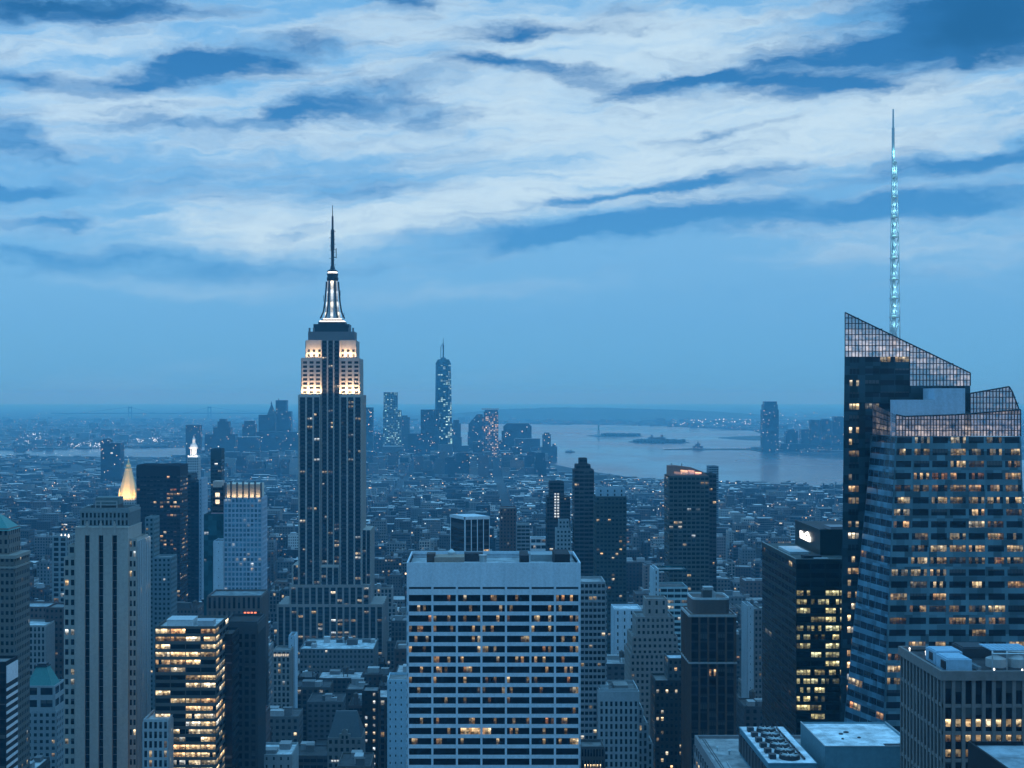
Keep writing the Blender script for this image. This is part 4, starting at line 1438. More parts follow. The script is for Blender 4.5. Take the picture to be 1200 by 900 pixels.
def twin_lamps(T, r):
    D_ = 1045
    for y in (577.5, 585.5):
        T.part('lit_window', MB().quads([[(wx(252.5, D_), D_ - .45, wz(y + 5, D_)), (wx(257.5, D_), D_ - .45, wz(y + 5, D_)), (wx(257.5, D_), D_ - .45, wz(y, D_)), (wx(252.5, D_), D_ - .45, wz(y, D_))]], 0, 1.5, .72), ['mastglass'])
    rbox(T, 'cap', 249.5, 260, 564, 571, D_ - .6, 12, 'masonry', (.45, .36, .32), zb=wz(571, D_))
    rbox(T, 'collar', 247.5, 263, 601, 603, D_ - 1.2, 14, 'masonry', (.5, .3, .3), zb=wz(603, D_))


tower('apartment_tower', 'slender dark tower with two big glowing windows near its top', 'apartment building', 'the slender tower with two glowing windows', (255, 590),
      [(249, 262, 571, 1045, 11, O(BAN, bay=5, fh=4, wall=(.07, .06, .06), litp=NON)),
       (239, 262.3, 604, 1040, 16, O(BAN, bay=4, fh=4, wall=(.05, .16, .17), wallmat='teal', litp=DIM, glass='teal'))], top=twin_lamps)
tower('apartment_tower', 'narrow dark tower with faint pale floor bands beyond the ribbed crown', 'apartment building', 'the narrow dark banded tower', (253, 540),
      [(247, 259.5, 527, 1700, 20, O(BAN, bay=4, fh=4.2, wall=(.03, .05, .055), litp=O(DIM, base=.12, hue=(.85, 1.)), blank=12))])

# ---- dark twin slabs by the golden roof
BKB = dict(base=.06, rowp=.35, fill=.7, lo=.2, hi=1.0, hue=(.3, .7))
tower('office_tower', 'wide black office tower with rows of pinkish lit windows', 'office building', 'the wide black tower with lit rows', (185, 590),
      [(160, 211, 546.5, 1300, 34, dict(bay=3.2, fh=3.9, wall=(.02, .022, .028), litp=BKB, pier=.2, span=.5, pp=.12, ps=.15, mode='band', blank=9, roof=(.02, .02, .025)))])
tower('office_tower', 'dark stepped tower with a pale edge beside the white clock lantern', 'office building', 'the dark stepped tower', (222, 600),
      [(210, 224, 557, 1400, 30, dict(bay=3.4, fh=3.9, wall=(.04, .045, .05), litp=DIM, pier=.3, span=.5, pp=.1, ps=.13, mode='band')),
       (223.8, 233, 566, 1396, 30, dict(bay=3.4, fh=3.9, wall=(.02, .022, .028), litp=NON, pier=.3, span=.5, pp=.1, ps=.13, mode='band')),
       (233.2, 236.5, 562, 1394, 30, dict(bay=3.4, fh=3.9, wall=(.34, .42, .5), litp=NON, pier=.8, span=.6, pp=.1, ps=.13, mode='band'))])


# ---- golden pyramid
def gold_top(T, r):
    D_ = 1900
    cx, cy = wx(148, D_), D_ + 12
    zz_ = lambda y: wz(y, D_)
    mb = MB().lathe(cx, cy, [(14.5, zz_(584)), (12.6, zz_(577)), (7.8, zz_(562)), (5.0, zz_(552)), (5.0, zz_(549.5)), (3.6, zz_(549.5)), (3.2, zz_(545)), (1.5, zz_(543.5)), (.3, zz_(537.5))], 8)
    T.part('gilded_roof', mb, ['gold'])
    for px in (139.5, 157, 160.5):
        x = wx(px, D_)
        T.part('pinnacle', MB().lathe(x, D_ + 3, [(1.5, zz_(585)), (1.5, zz_(578)), (.1, zz_(572))], 6), ['gold'])
    p = MB()
    for i in range(6):
        x = wx(140.5 + i * 3.2, D_)
        p.box(x - .5, x + .5, D_ - .5, D_ + .3, zz_(585.5), zz_(580.5))
    T.part('colonnade', p, ['gold'])
    light('floodlight', 'SPOT', (cx - 14, D_ - 22, zz_(588)), (math.radians(90 + 38), 0, math.radians(-24)), 75000, (1., .70, .38), 1.0, spot=math.radians(75))
    light('floodlight', 'SPOT', (cx + 14, D_ - 22, zz_(588)), (math.radians(90 + 38), 0, math.radians(24)), 75000, (1., .70, .38), 1.0, spot=math.radians(75))


tower('pyramid_tower', 'stone tower with a brightly floodlit golden pyramid roof', 'office building', 'the golden pyramid roof', (148, 560),
      [(134, 163, 585.5, 1900, 28, O(PUN, bay=3.4, fh=4, wall=(.36, .37, .36), litp=DIM))], top=gold_top)


# ---- white lantern tower
def lantern(T, r):
    D_ = 2200
    cx, cy = wx(226, D_), D_ + 8
    zz_ = lambda y: wz(y, D_)
    W = (.75, .74, .72)
    T.part('cornice', MB().box(cx - 8, cx + 8, D_ - 1, D_ + 17, zz_(537), zz_(534)), ['masonry'], W)
    T.part('lantern_stage', MB().lathe(cx, cy, [(3.6, zz_(534)), (3.6, zz_(526)), (6.4, zz_(526)), (6.4, zz_(524)), (4.6, zz_(521.5)), (2.4, zz_(519)), (2.2, zz_(516)), (2.6, zz_(515)), (.9, zz_(513)), (.15, zz_(510))], 10), ['masonry'], W)
    for a in (-.9, -.3, .3, .9):
        T.part('column', MB().lathe(cx + 5.4 * math.sin(a), cy - 5.4 * math.cos(a), [(.6, zz_(534)), (.6, zz_(526))], 6), ['masonry'], W)
    for s in (-1, 1):
        light('floodlight', 'SPOT', (cx + s * 12, D_ - 16, zz_(537)), (math.radians(90 + 38), 0, math.radians(s * 32)), 42000, (1., .88, .74), 1.0, spot=math.radians(70))


tower('clock_tower', 'slim grey campanile tower with a white floodlit lantern', 'office building', 'the white lantern tower', (226, 525),
      [(219.5, 232.5, 537, 2200, 18, O(PUN, bay=3, fh=4, wall=(.42, .44, .45), litp=NON))], top=lantern)

# ---- rotated dark block with white fins
T = Thing('office_block', 'dark glass block framed by white corner posts and fins', 'office building', (wx(550, 1000), 1010, 0), phrase='the dark block with white fins', at=(551, 625))
c0, c1, c2 = (wx(545, 1000), 1000), (wx(528, 1022), 1022), (wx(573.5, 1006), 1006)
c3 = (c1[0] + c2[0] - c0[0], c1[1] + c2[1] - c0[1])
z1 = wz(609, 1000)
mb = MB().prism([c1 + (0,), c0 + (0,), c2 + (0,), c3 + (0,)], [c1 + (z1,), c0 + (z1,), c2 + (z1,), c3 + (z1,)])
rng = np.random.default_rng(5)
facade(T, mb, c0 + (0,), c2 + (0,), c0 + (z1,), c2 + (z1,), 4, 40, rng, lit=lits(rng, 40, 4, base=.04), pier=.12, span=.3, pp=.5, ps=.05, mode='strip', wm=1)
facade(T, mb, c1 + (0,), c0 + (0,), c1 + (z1,), c0 + (z1,), 1, 40, rng, lit=lits(rng, 40, 1, base=.0, rowp=0), pier=.06, span=.3, pp=.3, ps=.05, mode='strip', wm=1)
T.part('wall', mb, ['dark_metal', 'masonry'], (.62, .66, .7))
e = MB()
for a, b in ((c0, c2), (c1, c0)):
    n_ = np.array([b[1] - a[1], a[0] - b[0]])
    n_ = n_ / np.linalg.norm(n_) * .8
    e.quads([[(a[0] + n_[0], a[1] + n_[1], z1), (b[0] + n_[0], b[1] + n_[1], z1), (b[0] + n_[0], b[1] + n_[1], z1 + 2), (a[0] + n_[0], a[1] + n_[1], z1 + 2)]])
e.poly([c1 + (z1 + 2,), c0 + (z1 + 2,), c2 + (z1 + 2,), c3 + (z1 + 2,)])
T.part('roof_band', e, ['masonry'], (.6, .64, .68))
T.windows_done()
FOOT.append((c1[0], c2[0], 998, 1030))
ZB.append((c1[0], c2[0], 1000, 1025, z1))

# ---- middle distance towers
tower('apartment_tower', 'plain brown brick tower right behind the white grid block', 'apartment building', 'the plain brown tower', (596, 625),
      [(586, 605, 597, 1300, 24, O(PUN, bay=3.2, fh=3.4, wall=(.14, .09, .08), litp=DIM, pier=.6))])
tower('apartment_tower', 'grey banded tower beside the plain brown tower', 'apartment building', None, None,
      [(605.6, 621, 616, 1250, 22, O(BAN, bay=3.5, fh=3.3, wall=(.22, .24, .25), litp=DIM))])


def lit_strip(T, r):
    T.part('lit_stair_window', MB().quads([[(wx(a, 1250), 1249, wz(b + 2.4, 1250)), (wx(a + 2.1, 1250), 1249, wz(b + 2.4, 1250)), (wx(a + 2.1, 1250), 1249, wz(b, 1250)), (wx(a, 1250), 1249, wz(b, 1250))] for b in np.arange(578, 606, 3.3) for a in (649.6, 653.0)], 0, .42, .9), ['mastglass'])


tower('apartment_tower', 'stepped black tower with a pale lit strip up its front', 'apartment building', 'the black tower with a lit strip', (653, 600),
      [(641, 668, 584, 1252, 24, O(BAN, bay=3.4, fh=3.4, wall=(.05, .055, .06), litp=DIM)), (644, 661, 566, 1250.5, 18, O(BAN, bay=3.4, fh=3.4, wall=(.05, .055, .06), litp=NON))], top=lit_strip)
tower('apartment_tower', 'short pale stepped tower before the black tower with the lit strip', 'apartment building', None, None,
      [(652, 669, 622, 1150, 18, O(PUN, bay=3.2, fh=3.4, wall=(.32, .36, .38), litp=DIM)), (655, 667, 611, 1152, 12, O(PUN, bay=3.2, fh=3.4, wall=(.30, .34, .36), litp=DIM))])
tower('apartment_tower', 'tallest slender dark tower with close floor bands and stepped top', 'apartment building', 'the slender dark banded tower', (684, 600),
      [(673, 696, 552, 1150, 22, O(BAN, bay=4, fh=3.4, wall=(.075, .085, .09), litp=O(DIM, base=.015), span=.4)), (675, 692, 546, 1151, 18, O(BAN, bay=4, fh=3.4, wall=(.06, .07, .075), litp=NON)),
       (679, 688, 538.5, 1153, 12, O(BAN, bay=4, fh=3.4, wall=(.05, .06, .065), litp=NON))])
tower('apartment_tower', 'greenish dark tower with a flat pale penthouse', 'apartment building', 'the greenish tower with the pale penthouse', (716, 630),
      [(698.5, 734, 583.5, 1100, 26, O(PUN, bay=3.1, fh=3.3, wall=(.055, .075, .07), litp=O(DIM, base=.05), pier=.35)), (700, 732.5, 574, 1103, 18, O(BAN, bay=5, fh=4, wall=(.30, .42, .5), stack=True, litp=NON, pier=.8))])


# ---- tower with slanted lit crown
def slant(T, r):
    D_ = 1050
    xs = [wx(p, D_) for p in (784, 790, 811, 824, 831)]
    ys = [546, 545.5, 548, 553, 558.5]
    zb = wz(559.5, D_)
    front = [(x, D_ + .5, zb) for x in (xs[0], xs[-1])] + [(x, D_ + .5, wz(y, D_)) for x, y in zip(xs[::-1], ys[::-1])]
    mb = MB().poly(front)
    for (a, b) in zip(list(zip(xs, ys))[:-1], list(zip(xs, ys))[1:]):
        mb.quads([[(a[0], D_ + .5, wz(a[1], D_)), (b[0], D_ + .5, wz(b[1], D_)), (b[0], D_ + 14, wz(b[1], D_)), (a[0], D_ + 14, wz(a[1], D_))]])
    mb.quads([[(xs[0], D_ + 14, zb), (xs[0], D_ + .5, zb), (xs[0], D_ + .5, wz(546, D_)), (xs[0], D_ + 14, wz(546, D_))]])
    T.part('slanted_crown', mb, ['masonry'], (.30, .17, .14))
    q, l = [], []
    for (p0, p1, y0, y1, s) in ((790, 797, 556, 552.5, .3), (797.6, 806, 556, 550.5, .75), (806.6, 814, 556, 550.5, .55), (814.6, 822, 556, 553, .9)):
        q.append([(wx(p0, D_), D_ + .3, wz(y0, D_)), (wx(p1, D_), D_ + .3, wz(y0, D_)), (wx(p1, D_), D_ + .3, wz(y1 + .8, D_)), (wx(p0, D_), D_ + .3, wz(y1, D_))])
        l.append(s)
    T.part('lit_louvre', MB().quads(q, 0, l, .12), ['mastglass'])
    for (px, py) in ((788, 544), (800, 544.5)):
        T.part('aerial', MB().bar((wx(px, D_), D_ + 5, wz(py + 4, D_)), (wx(px, D_), D_ + 5, wz(py - 1, D_)), .25), ['dark_metal'])


tower('apartment_tower', 'dark green glass tower with a slanted reddish lit crown', 'apartment building', 'the tower with the slanted red crown', (808, 620),
      [(784, 831, 559.5, 1050, 26, dict(bay=3.3, fh=3.3, wall=(.075, .095, .09), litp=O(DIM, base=.06, hue=(.6, 1.)), pier=.22, span=.42, pp=.12, ps=.22, mode='band', roof=(.1, .1, .1)))], top=slant)
tower('apartment_tower', 'dark slab half hidden behind the slanted red crown tower', 'apartment building', None, None,
      [(826, 839.5, 557, 1110, 20, O(BAN, bay=3.4, fh=3.4, wall=(.05, .06, .065), litp=DIM))])
tower('apartment_tower', 'hazy pale tower by the river beyond the slanted red crown', 'apartment building', None, None,
      [(831, 842, 547, 2300, 25, O(BAN, bay=4, fh=3.6, wall=(.2, .24, .26), litp=NON))])
# ---- pale teal lit block
tower('office_block', 'pale teal glass block with one bright row of lit floors', 'office building', 'the pale teal block', (786, 690),
      [(766, 806, 690, 902, 24, O(BAN, bay=4, fh=3.6, wall=(.34, .50, .54), litp=dict(base=.1, rowp=.3, fill=.8, lo=.4, hi=1.0, hue=(.75, .95)))),
       (766, 772, 669, 900, 20, O(BAN, bay=4, fh=3.6, wall=(.40, .5, .55), litp=NON, pier=.8)),
       (772.2, 805, 669.5, 903, 20, O(BAN, bay=9, fh=16, wall=(.12, .38, .45), wallmat='teal', glass='teal', stack=True, litp=NON))])
# ---- brown ribbed tower with round-cornered top
BR = (.15, .088, .066)


def brown_top(T, r):
    D_ = 640
    X0, X1 = wx(812.5, D_), wx(857, D_)
    z0, z1 = wz(722.5, D_), wz(704, D_)
    y0, y1 = D_ + 2.5, D_ + 22

    def rr(a, z):
        pts = []
        for cx_, cy_, a0 in ((X1 - a, y0 + a, -90), (X1 - a, y1 - a, 0), (X0 + a, y1 - a, 90), (X0 + a, y0 + a, 180)):
            for k in range(4):
                an_ = math.radians(a0 + 30 * k)
                pts.append((cx_ + a * math.cos(an_), cy_ + a * math.sin(an_), z))
        return pts
    T.part('penthouse', MB().prism(rr(3.2, z0), rr(3.2, z1)), ['masonry'], (.13, .095, .085))
    o, i_ = rr(3.2, z1), [(x * .94 + (X0 + X1) / 2 * .06, y * .94 + (y0 + y1) / 2 * .06, z) for x, y, z in rr(3.2, z1)]
    mb = MB()
    up = lambda L_: [(x, y, z + .9) for x, y, z in L_]
    mb.prism(o, up(o), 0, False).prism(i_[::-1], up(i_)[::-1], 0, False)
    n = len(o)
    mb.quads([[up(o)[k], up(o)[(k + 1) % n], up(i_)[(k + 1) % n], up(i_)[k]] for k in range(n)])
    T.part('parapet', mb, ['masonry'], (.55, .58, .6))
    rooftop(T, X0 + 4, X1 - 4, y0 + 4, y1 - 4, z1, 7, 4, False)
    led = MB()
    xa, xb = r[0][0], r[0][1]
    for y, h_ in ((722.8, 1.0), (777.5, .7)):
        led.box(xa - .9, xb + .9, D_ - 1.3, D_ + 24, wz(y, D_), wz(y, D_) + h_, 0, bottom=True)
    T.part('ledge', led, ['masonry'], (.40, .38, .38))


T, r = tower('office_tower', 'dark brown ribbed tower with pale ledges and round cornered penthouse', 'office building', 'the brown ribbed tower', (836, 790),
             [(809, 861, 722, 640, 24, dict(nb=5, bay=4.4, fh=4.0, wall=BR, litp=O(NON, base=.012), spanmat='dark_metal', pier=.2, span=.22, pp=.8, ps=.06, mode='strip', sub=3, gap=.09))], top=brown_top)
# ---- stepped buff tower and its dark neighbour
tower('setback_tower', 'buff stone tower stepping back in four tiers beside the brown ribbed tower', 'office building', 'the stepped buff tower', (770, 740),
      [(739, 800, 768, 826, 34, O(PUN, bay=2.9, fh=3.6, wall=(.24, .225, .21), litp=DIM)), (741, 794, 748, 828, 28, O(PUN, bay=2.9, fh=3.6, wall=(.25, .235, .22), litp=DIM)),
       (746, 790, 725, 830, 22, O(PUN, bay=2.9, fh=3.6, wall=(.26, .245, .23), litp=NON)), (757, 782, 704, 833, 14, O(PUN, bay=4, fh=5, wall=(.27, .25, .235), litp=NON, pier=.7))])
tower('apartment_tower', 'dark brick block with scattered bright yellow windows', 'apartment building', 'the dark block with yellow windows', (790, 830),
      [(768, 806, 800, 745, 20, O(PUN, bay=2.6, fh=3.6, wall=(.05, .045, .04), litp=dict(base=.22, rowp=.12, fill=.8, lo=.7, hi=1.5, hue=(.55, .75)))),
       (783, 806.5, 774, 750, 16, O(PUN, bay=2.6, fh=3.6, wall=(.10, .11, .11), litp=dict(base=.2, rowp=.2, fill=.8, lo=.7, hi=1.4, hue=(.55, .75)), roof=(.5, .55, .6)))])
# ---- pale stepped block
tower('setback_block', 'pale grey stone block with stepped side and tall window bays', 'office building', 'the pale grey stepped block', (728, 860),
      [(702, 748, 810, 700, 22, O(STR, bay=2.5, fh=3.8, wall=(.42, .45, .47), litp=NON, blank=5, pier=.5, span=.35)), (748.2, 753, 832, 702, 20, O(STR, bay=2.5, fh=3.8, wall=(.42, .45, .47), litp=NON, pier=.5)),
       (753.2, 759, 850, 704, 18, O(STR, bay=2.5, fh=3.8, wall=(.40, .43, .45), litp=NON, pier=.5)), (759.2, 764.5, 872, 706, 16, O(STR, bay=2.5, fh=3.8, wall=(.38, .41, .43), litp=NON, pier=.5))],
      top=lambda T, r: [bulkhead(T, r[0][0] + 1, r[0][0] + 5, 704, 712, r[0][4], 2.0, (.5, .54, .56)), bulkhead(T, r[0][0] + 8, r[0][0] + 15, 706, 716, r[0][4], 1.4, (.3, .3, .3), 'cooling_unit')])
# ---- balcony tower
tower('apartment_tower', 'grey concrete apartment tower with stacked balconies touching the white block', 'apartment building', 'the balcony tower', (695, 740),
      [(680, 709.5, 684.5, 705, 22, dict(nb=6, bay=2.2, fh=3.05, wall=(.30, .31, .32), litp=O(DIM, base=.02), pier=.26, span=.42, pp=.35, ps=.75, mode='band', roof=(.35, .36, .37)))])
tower('apartment_tower', 'low dark building with a glowing ground floor colonnade at the white block', 'building', None, None,
      [(681, 708, 878, 640, 14, O(STR, bay=1.3, fh=5, wall=(.12, .12, .12), litp=dict(base=.0, rowp=0), pier=.4))],
      top=lambda T, r: T.part('lit_colonnade', MB().quads([[(wx(684 + k * 3.2, 640), 639.6, wz(899, 640)), (wx(686 + k * 3.2, 640), 639.6, wz(899, 640)), (wx(686 + k * 3.2, 640), 639.6, wz(895.5, 640)), (wx(684 + k * 3.2, 640), 639.6, wz(895.5, 640))] for k in range(7)], 0, 1.1, .6), ['mastglass']))

# ---- dark sign tower
D = 640.0
T = Thing('office_tower', 'greenish black glass tower with yellow lit floors and white rooftop emblem', 'office building', (wx(960, D), D + 38, 0), phrase='the black tower with the white emblem', at=(940, 740))
rng = np.random.default_rng(77)
X0, X1 = wx(933, D), 204.0
Z1 = wz(657, D)
mb = MB().box(X0, X1, D, 716, 0, Z1, 0, top=False)
nf = 46
L, Hh = lits(rng, nf, 9, base=.3, rowp=.9, fill=.85, lo=.2, hi=1.2, hue=(.58, .66))
for j in range(nf):
    if rng.random() < .72:
        on = rng.random(9) < .8
        L[j] = np.where(on, rng.uniform(.12, .85, 9), L[j] * .3)
L[-2:] = 0
facade(T, mb, (X0, D, 0), (X1, D, 0), (X0, D, Z1 - 1.5), (X1, D, Z1 - 1.5), 9, nf, rng, lit=(L, Hh), pier=.06, span=.42, pp=.12, ps=.10, mode='band', sub=4, gap=.06, glass='greenish')
facade(T, mb, (X0, 716, 0), (X0, D, 0), (X0, 716, Z1 - 1.5), (X0, D, Z1 - 1.5), 10, nf, rng, lit=lits(rng, nf, 10, base=.02, rowp=.02, lo=.1, hi=.6, hue=(.6, 1.)), pier=.06, span=.42, pp=.12, ps=.10, mode='band', sub=2, gap=.06, glass='office')
mb.box(X0 - .3, X1, D - .3, D, Z1 - 1.4, Z1 + .6, 0, bottom=True)
mb.box(X0 - .3, X0, D, 716, Z1 - 1.4, Z1 + .6, 0, bottom=True)
T.part('wall', mb, ['green_metal'])
T.part('parapet', MB().box(X0 - .35, X0 + .25, D - .35, 716, Z1 + .6, Z1 + .9).box(X0 + .25, X1, D - .35, D + .2, Z1 + .6, Z1 + .9), ['masonry'], (.25, .27, .26))
T.part('roof', MB().quads([[(X0, D, Z1), (X1, D, Z1), (X1, 716, Z1), (X0, 716, Z1)]]), ['roofing'], (.06, .085, .085))
Xu, Du, Zu = wx(961, 662), 662.0, wz(622, 662)
mb = MB().box(Xu, 206, Du, 714, Z1, Zu)
mb.box(Xu - .25, Xu, Du, 714, Zu - .2, Zu + .7, 0, bottom=True).box(Xu - .25, 206, Du - .25, Du, Zu - .2, Zu + .7, 0, bottom=True)
T.part('upper_storey', mb, ['green_metal'])
T.part('roof', MB().quads([[(Xu, Du, Zu + .03), (206, Du, Zu + .03), (206, 714, Zu + .03), (Xu, 714, Zu + .03)]]), ['roofing'], (.05, .05, .055))
bulkhead(T, Xu + 6, Xu + 14, Du + 4, Du + 16, Zu, 1.2, (.28, .26, .28), 'cooling_unit')
bulkhead(T, X0 + 3, X0 + 12, D + 26, D + 52, Z1, .9, (.5, .55, .58), 'skylight')
bulkhead(T, X0 + 5, X0 + 13, D + 6, D + 12, Z1, 1.2, (.03, .035, .04), 'cooling_unit')
bulkhead(T, X0 + 9, X0 + 15, D + 2, D + 4, Z1, .6, (.5, .55, .58), 'skylight')


def emb(px, py, off):
    Dm = Xu / (px - CX) * F
    return (Xu - off, Dm, wz(py, Dm))


em = [(938.6, 621.6), (939.0, 630.3), (943, 632.0), (947.5, 634.2), (950.2, 635.2), (951, 630.6), (949.3, 627.6), (948.6, 624.6), (947.2, 622.8), (945.3, 624.0), (944.0, 626.2), (942.2, 625.4), (941.2, 622.9), (940.2, 622.0)]
mb = MB().poly([emb(x, y, .7) for x, y in em])
n = len(em)
mb.quads([[emb(*em[i], .25), emb(*em[(i + 1) % n], .25), emb(*em[(i + 1) % n], .7), emb(*em[i], .7)] for i in range(n)])
T.part('emblem', mb, ['white_lamp'])
T.part('emblem_mark', MB().poly([emb(x, y, .75) for x, y in ((945.9, 628.0), (947.6, 628.9), (947.0, 625.4))]), ['green_metal'])
T.windows_done()
FOOT.append((X0 - 2, X1 + 2, D - 4, 720))
ZB.append((X0, X1, D, 716, Z1))

# ---- concrete pier block on the right
D = 360.0
T = Thing('office_block', 'grey concrete office block with tall narrow windows between deep piers', 'office building', (wx(1160, D), D + 17, 0), phrase='the concrete pier block', at=(1140, 830))
rng = np.random.default_rng(88)
X0, X1 = wx(1105, D), wx(1235, D)
Y1 = D + 35
Z1 = wz(790, D)
CON = (.19, .175, .168)
mb = MB().box(X0, X1, D, Y1, 0, Z1, 0, top=False)
zw = wz(797, D)
nfl = 8
storey = (wz(797, D) - wz(829, D))
nb = 11
Lr = np.zeros((nfl, nb))
for (fx, fy, nn) in (((X0, D), (X1, D), nb), ((X0, Y1), (X0, D), 12), ((X1, D), (X1, Y1), 12)):
    L = lits(rng, nfl, nn, base=.0, rowp=0)
    facade(T, mb, (fx[0], fx[1], zw - nfl * storey), (fy[0], fy[1], zw - nfl * storey), (fx[0], fx[1], zw), (fy[0], fy[1], zw), nn, nfl, rng, lit=L, pier=.36, span=.13, pp=.45, ps=.28, mode='grid')
mb.box(X0 - .8, X1 + .8, D - .8, D, zw + .02, Z1 + .9, 0, bottom=True)
mb.box(X0 - .8, X0, D, Y1, zw + .02, Z1 + .9, 0, bottom=True)
mb.box(X0 - .8, X1 + .8, Y1, Y1 + .8, zw, Z1 + .9, 0)
T.part('wall', mb, ['masonry'], CON)
T.part('roof', MB().quads([[(X0, D, Z1 - .3), (X1, D, Z1 - .3), (X1, Y1, Z1 - .3), (X0, Y1, Z1 - .3)]]), ['roofing'], (.045, .045, .05))
bw = (X1 - X0) / nb
for f_ in range(3):
    for i in range(nb):
        s = [.9, .35, .25][f_] * rng.uniform(.3, 1.3)
        z = zw - storey * (1 + f_ * .56) - [4.9, 4.8, 4.8][f_] * 1.0
        xa = X0 + bw * i + bw * .25
        T.win.append(('lit_panel', np.array([[(xa, D - .07, z), (xa + bw * .5, D - .07, z), (xa + bw * .5, D - .07, z + 1.9), (xa, D - .07, z + 1.9)]]), s, rng.uniform(.4, .6), 'office'))
# roof plant: cooling tower boxes, ducts, round tanks
RZ = Z1 - .3
pb = (.30, .46, .58)


def plant(name, px0, px1, Da, dep, h, col, mat='masonry'):
    T.part(name, MB().box(wx(px0, Da), wx(px1, Da), Da, Da + dep, RZ, RZ + h).box(wx(px0, Da) + .4, wx(px1, Da) - .4, Da + .6, Da + dep - .5, RZ + h, RZ + h + .25), [mat], col)


plant('cooling_unit', 1110, 1139, 363, 9, 3.4, pb)
plant('cooling_unit', 1096, 1128, 374, 8, 3.4, pb)
for (px, Da) in ((1108, 364), (1108, 368), (1094, 376)):
    T.part('fan_intake', MB().box(wx(px, Da) - .3, wx(px, Da) + .35, Da, Da + 3, RZ + .8, RZ + 2.8, 0), ['dark_metal'])
plant('plant_room', 1128, 1162, 384, 9, 2.6, (.05, .06, .07))
plant('duct', 1146, 1150, 366, 26, 1.0, (.22, .25, .27))
for (px, Da, rr_) in ((1167, 372, 2.6), (1192, 372, 2.6), (1190, 383, 2.4)):
    x = wx(px, Da)
    T.part('round_tank', MB().lathe(x, Da, [(rr_, RZ), (rr_, RZ + 2.2), (.2, RZ + 3.1)], 16), ['masonry'], (.42, .42, .42))
fr = MB()
for px in (1163, 1180, 1200):
    fr.bar((wx(px, 367), 367, RZ), (wx(px, 367), 367, RZ + 4.2), .18)
fr.bar((wx(1163, 367), 367, RZ + 4.2), (wx(1202, 367), 367, RZ + 4.2), .22)
fr.bar((wx(1163, 367), 367, RZ + 4.2), (wx(1163, 380), 380, RZ + 4.2), .22)
fr.bar((wx(1180, 367), 367, RZ + 4.2), (wx(1180, 380), 380, RZ + 4.2), .22)
T.part('steel_frame', fr, ['pale_metal'])
gr = MB()
for i in range(9):
    for j in range(4):
        gr.box(wx(1160, 372) + i * 1.2, wx(1160, 372) + i * 1.2 + 1.0, 371 + j * 2.4, 373 + j * 2.4, RZ + 4.3, RZ + 4.55, 0, bottom=True)
T.part('cooling_grid', gr, ['masonry'], pb)
for (px, Da) in ((1066, 393), (1085, 388), (1145, 390), (1198, 362), (1165, 363)):
    x = wx(px, Da)
    if X0 < x < X1:
        T.part('roof_lamp', MB().lathe(x, Da, [(.15, RZ), (.15, RZ + .8), (.3, RZ + .9), (.1, RZ + 1.3)], 6), ['white_lamp'])
T.windows_done()
FOOT.append((X0 - 4, X1 + 4, D - 6, Y1 + 6))
ZB.append((X0, X1, D, Y1, Z1))

# ---- near roof with two plant boxes
D = 380.0
T = Thing('office_block', 'broad flat gravel roof carrying a fan plant and a white roofed penthouse', 'office building', (107, 418, 0), phrase='the near gravel roof', at=(960, 880))
RX0, RX1, RY0, RY1, RZ = 70.0, 144.5, 372.0, 455.0, 150.0
mb = MB().box(RX0, RX1, RY0, RY1, 0, RZ, 0, top=False)
for (a, b, c, d_) in ((RX0, RX0 + .8, RY0, RY1), (RX1 - .8, RX1, RY0, RY1), (RX0 + .8, RX1 - .8, RY1 - .8, RY1)):
    mb.box(a, b, c, d_, RZ, RZ + 1.0, 0)
rng = np.random.default_rng(5)
facade(T, mb, (RX0, RY1, 0), (RX0, RY0, 0), (RX0, RY1, RZ - 2), (RX0, RY0, RZ - 2), 20, 36, rng, lit=lits(rng, 36, 20, base=.05), pier=.3, span=.4, pp=.3, ps=.2, mode='band')
T.part('wall', mb, ['masonry'], (.20, .20, .21))
T.part('roof', MB().quads([[(RX0, RY0, RZ), (RX1, RY0, RZ), (RX1, RY1, RZ), (RX0, RY1, RZ)]]), ['roofing'], (.34, .345, .35))
ck = MB()
for dd in (2.2, 2.9):
    ck.box(RX0 + dd, RX0 + dd + .25, RY0, RY1 - 2, RZ, RZ + .12).box(RX1 - dd - .25, RX1 - dd, RY0, RY1 - 2, RZ, RZ + .12)
T.part('roof_track', ck, ['dark_metal'])
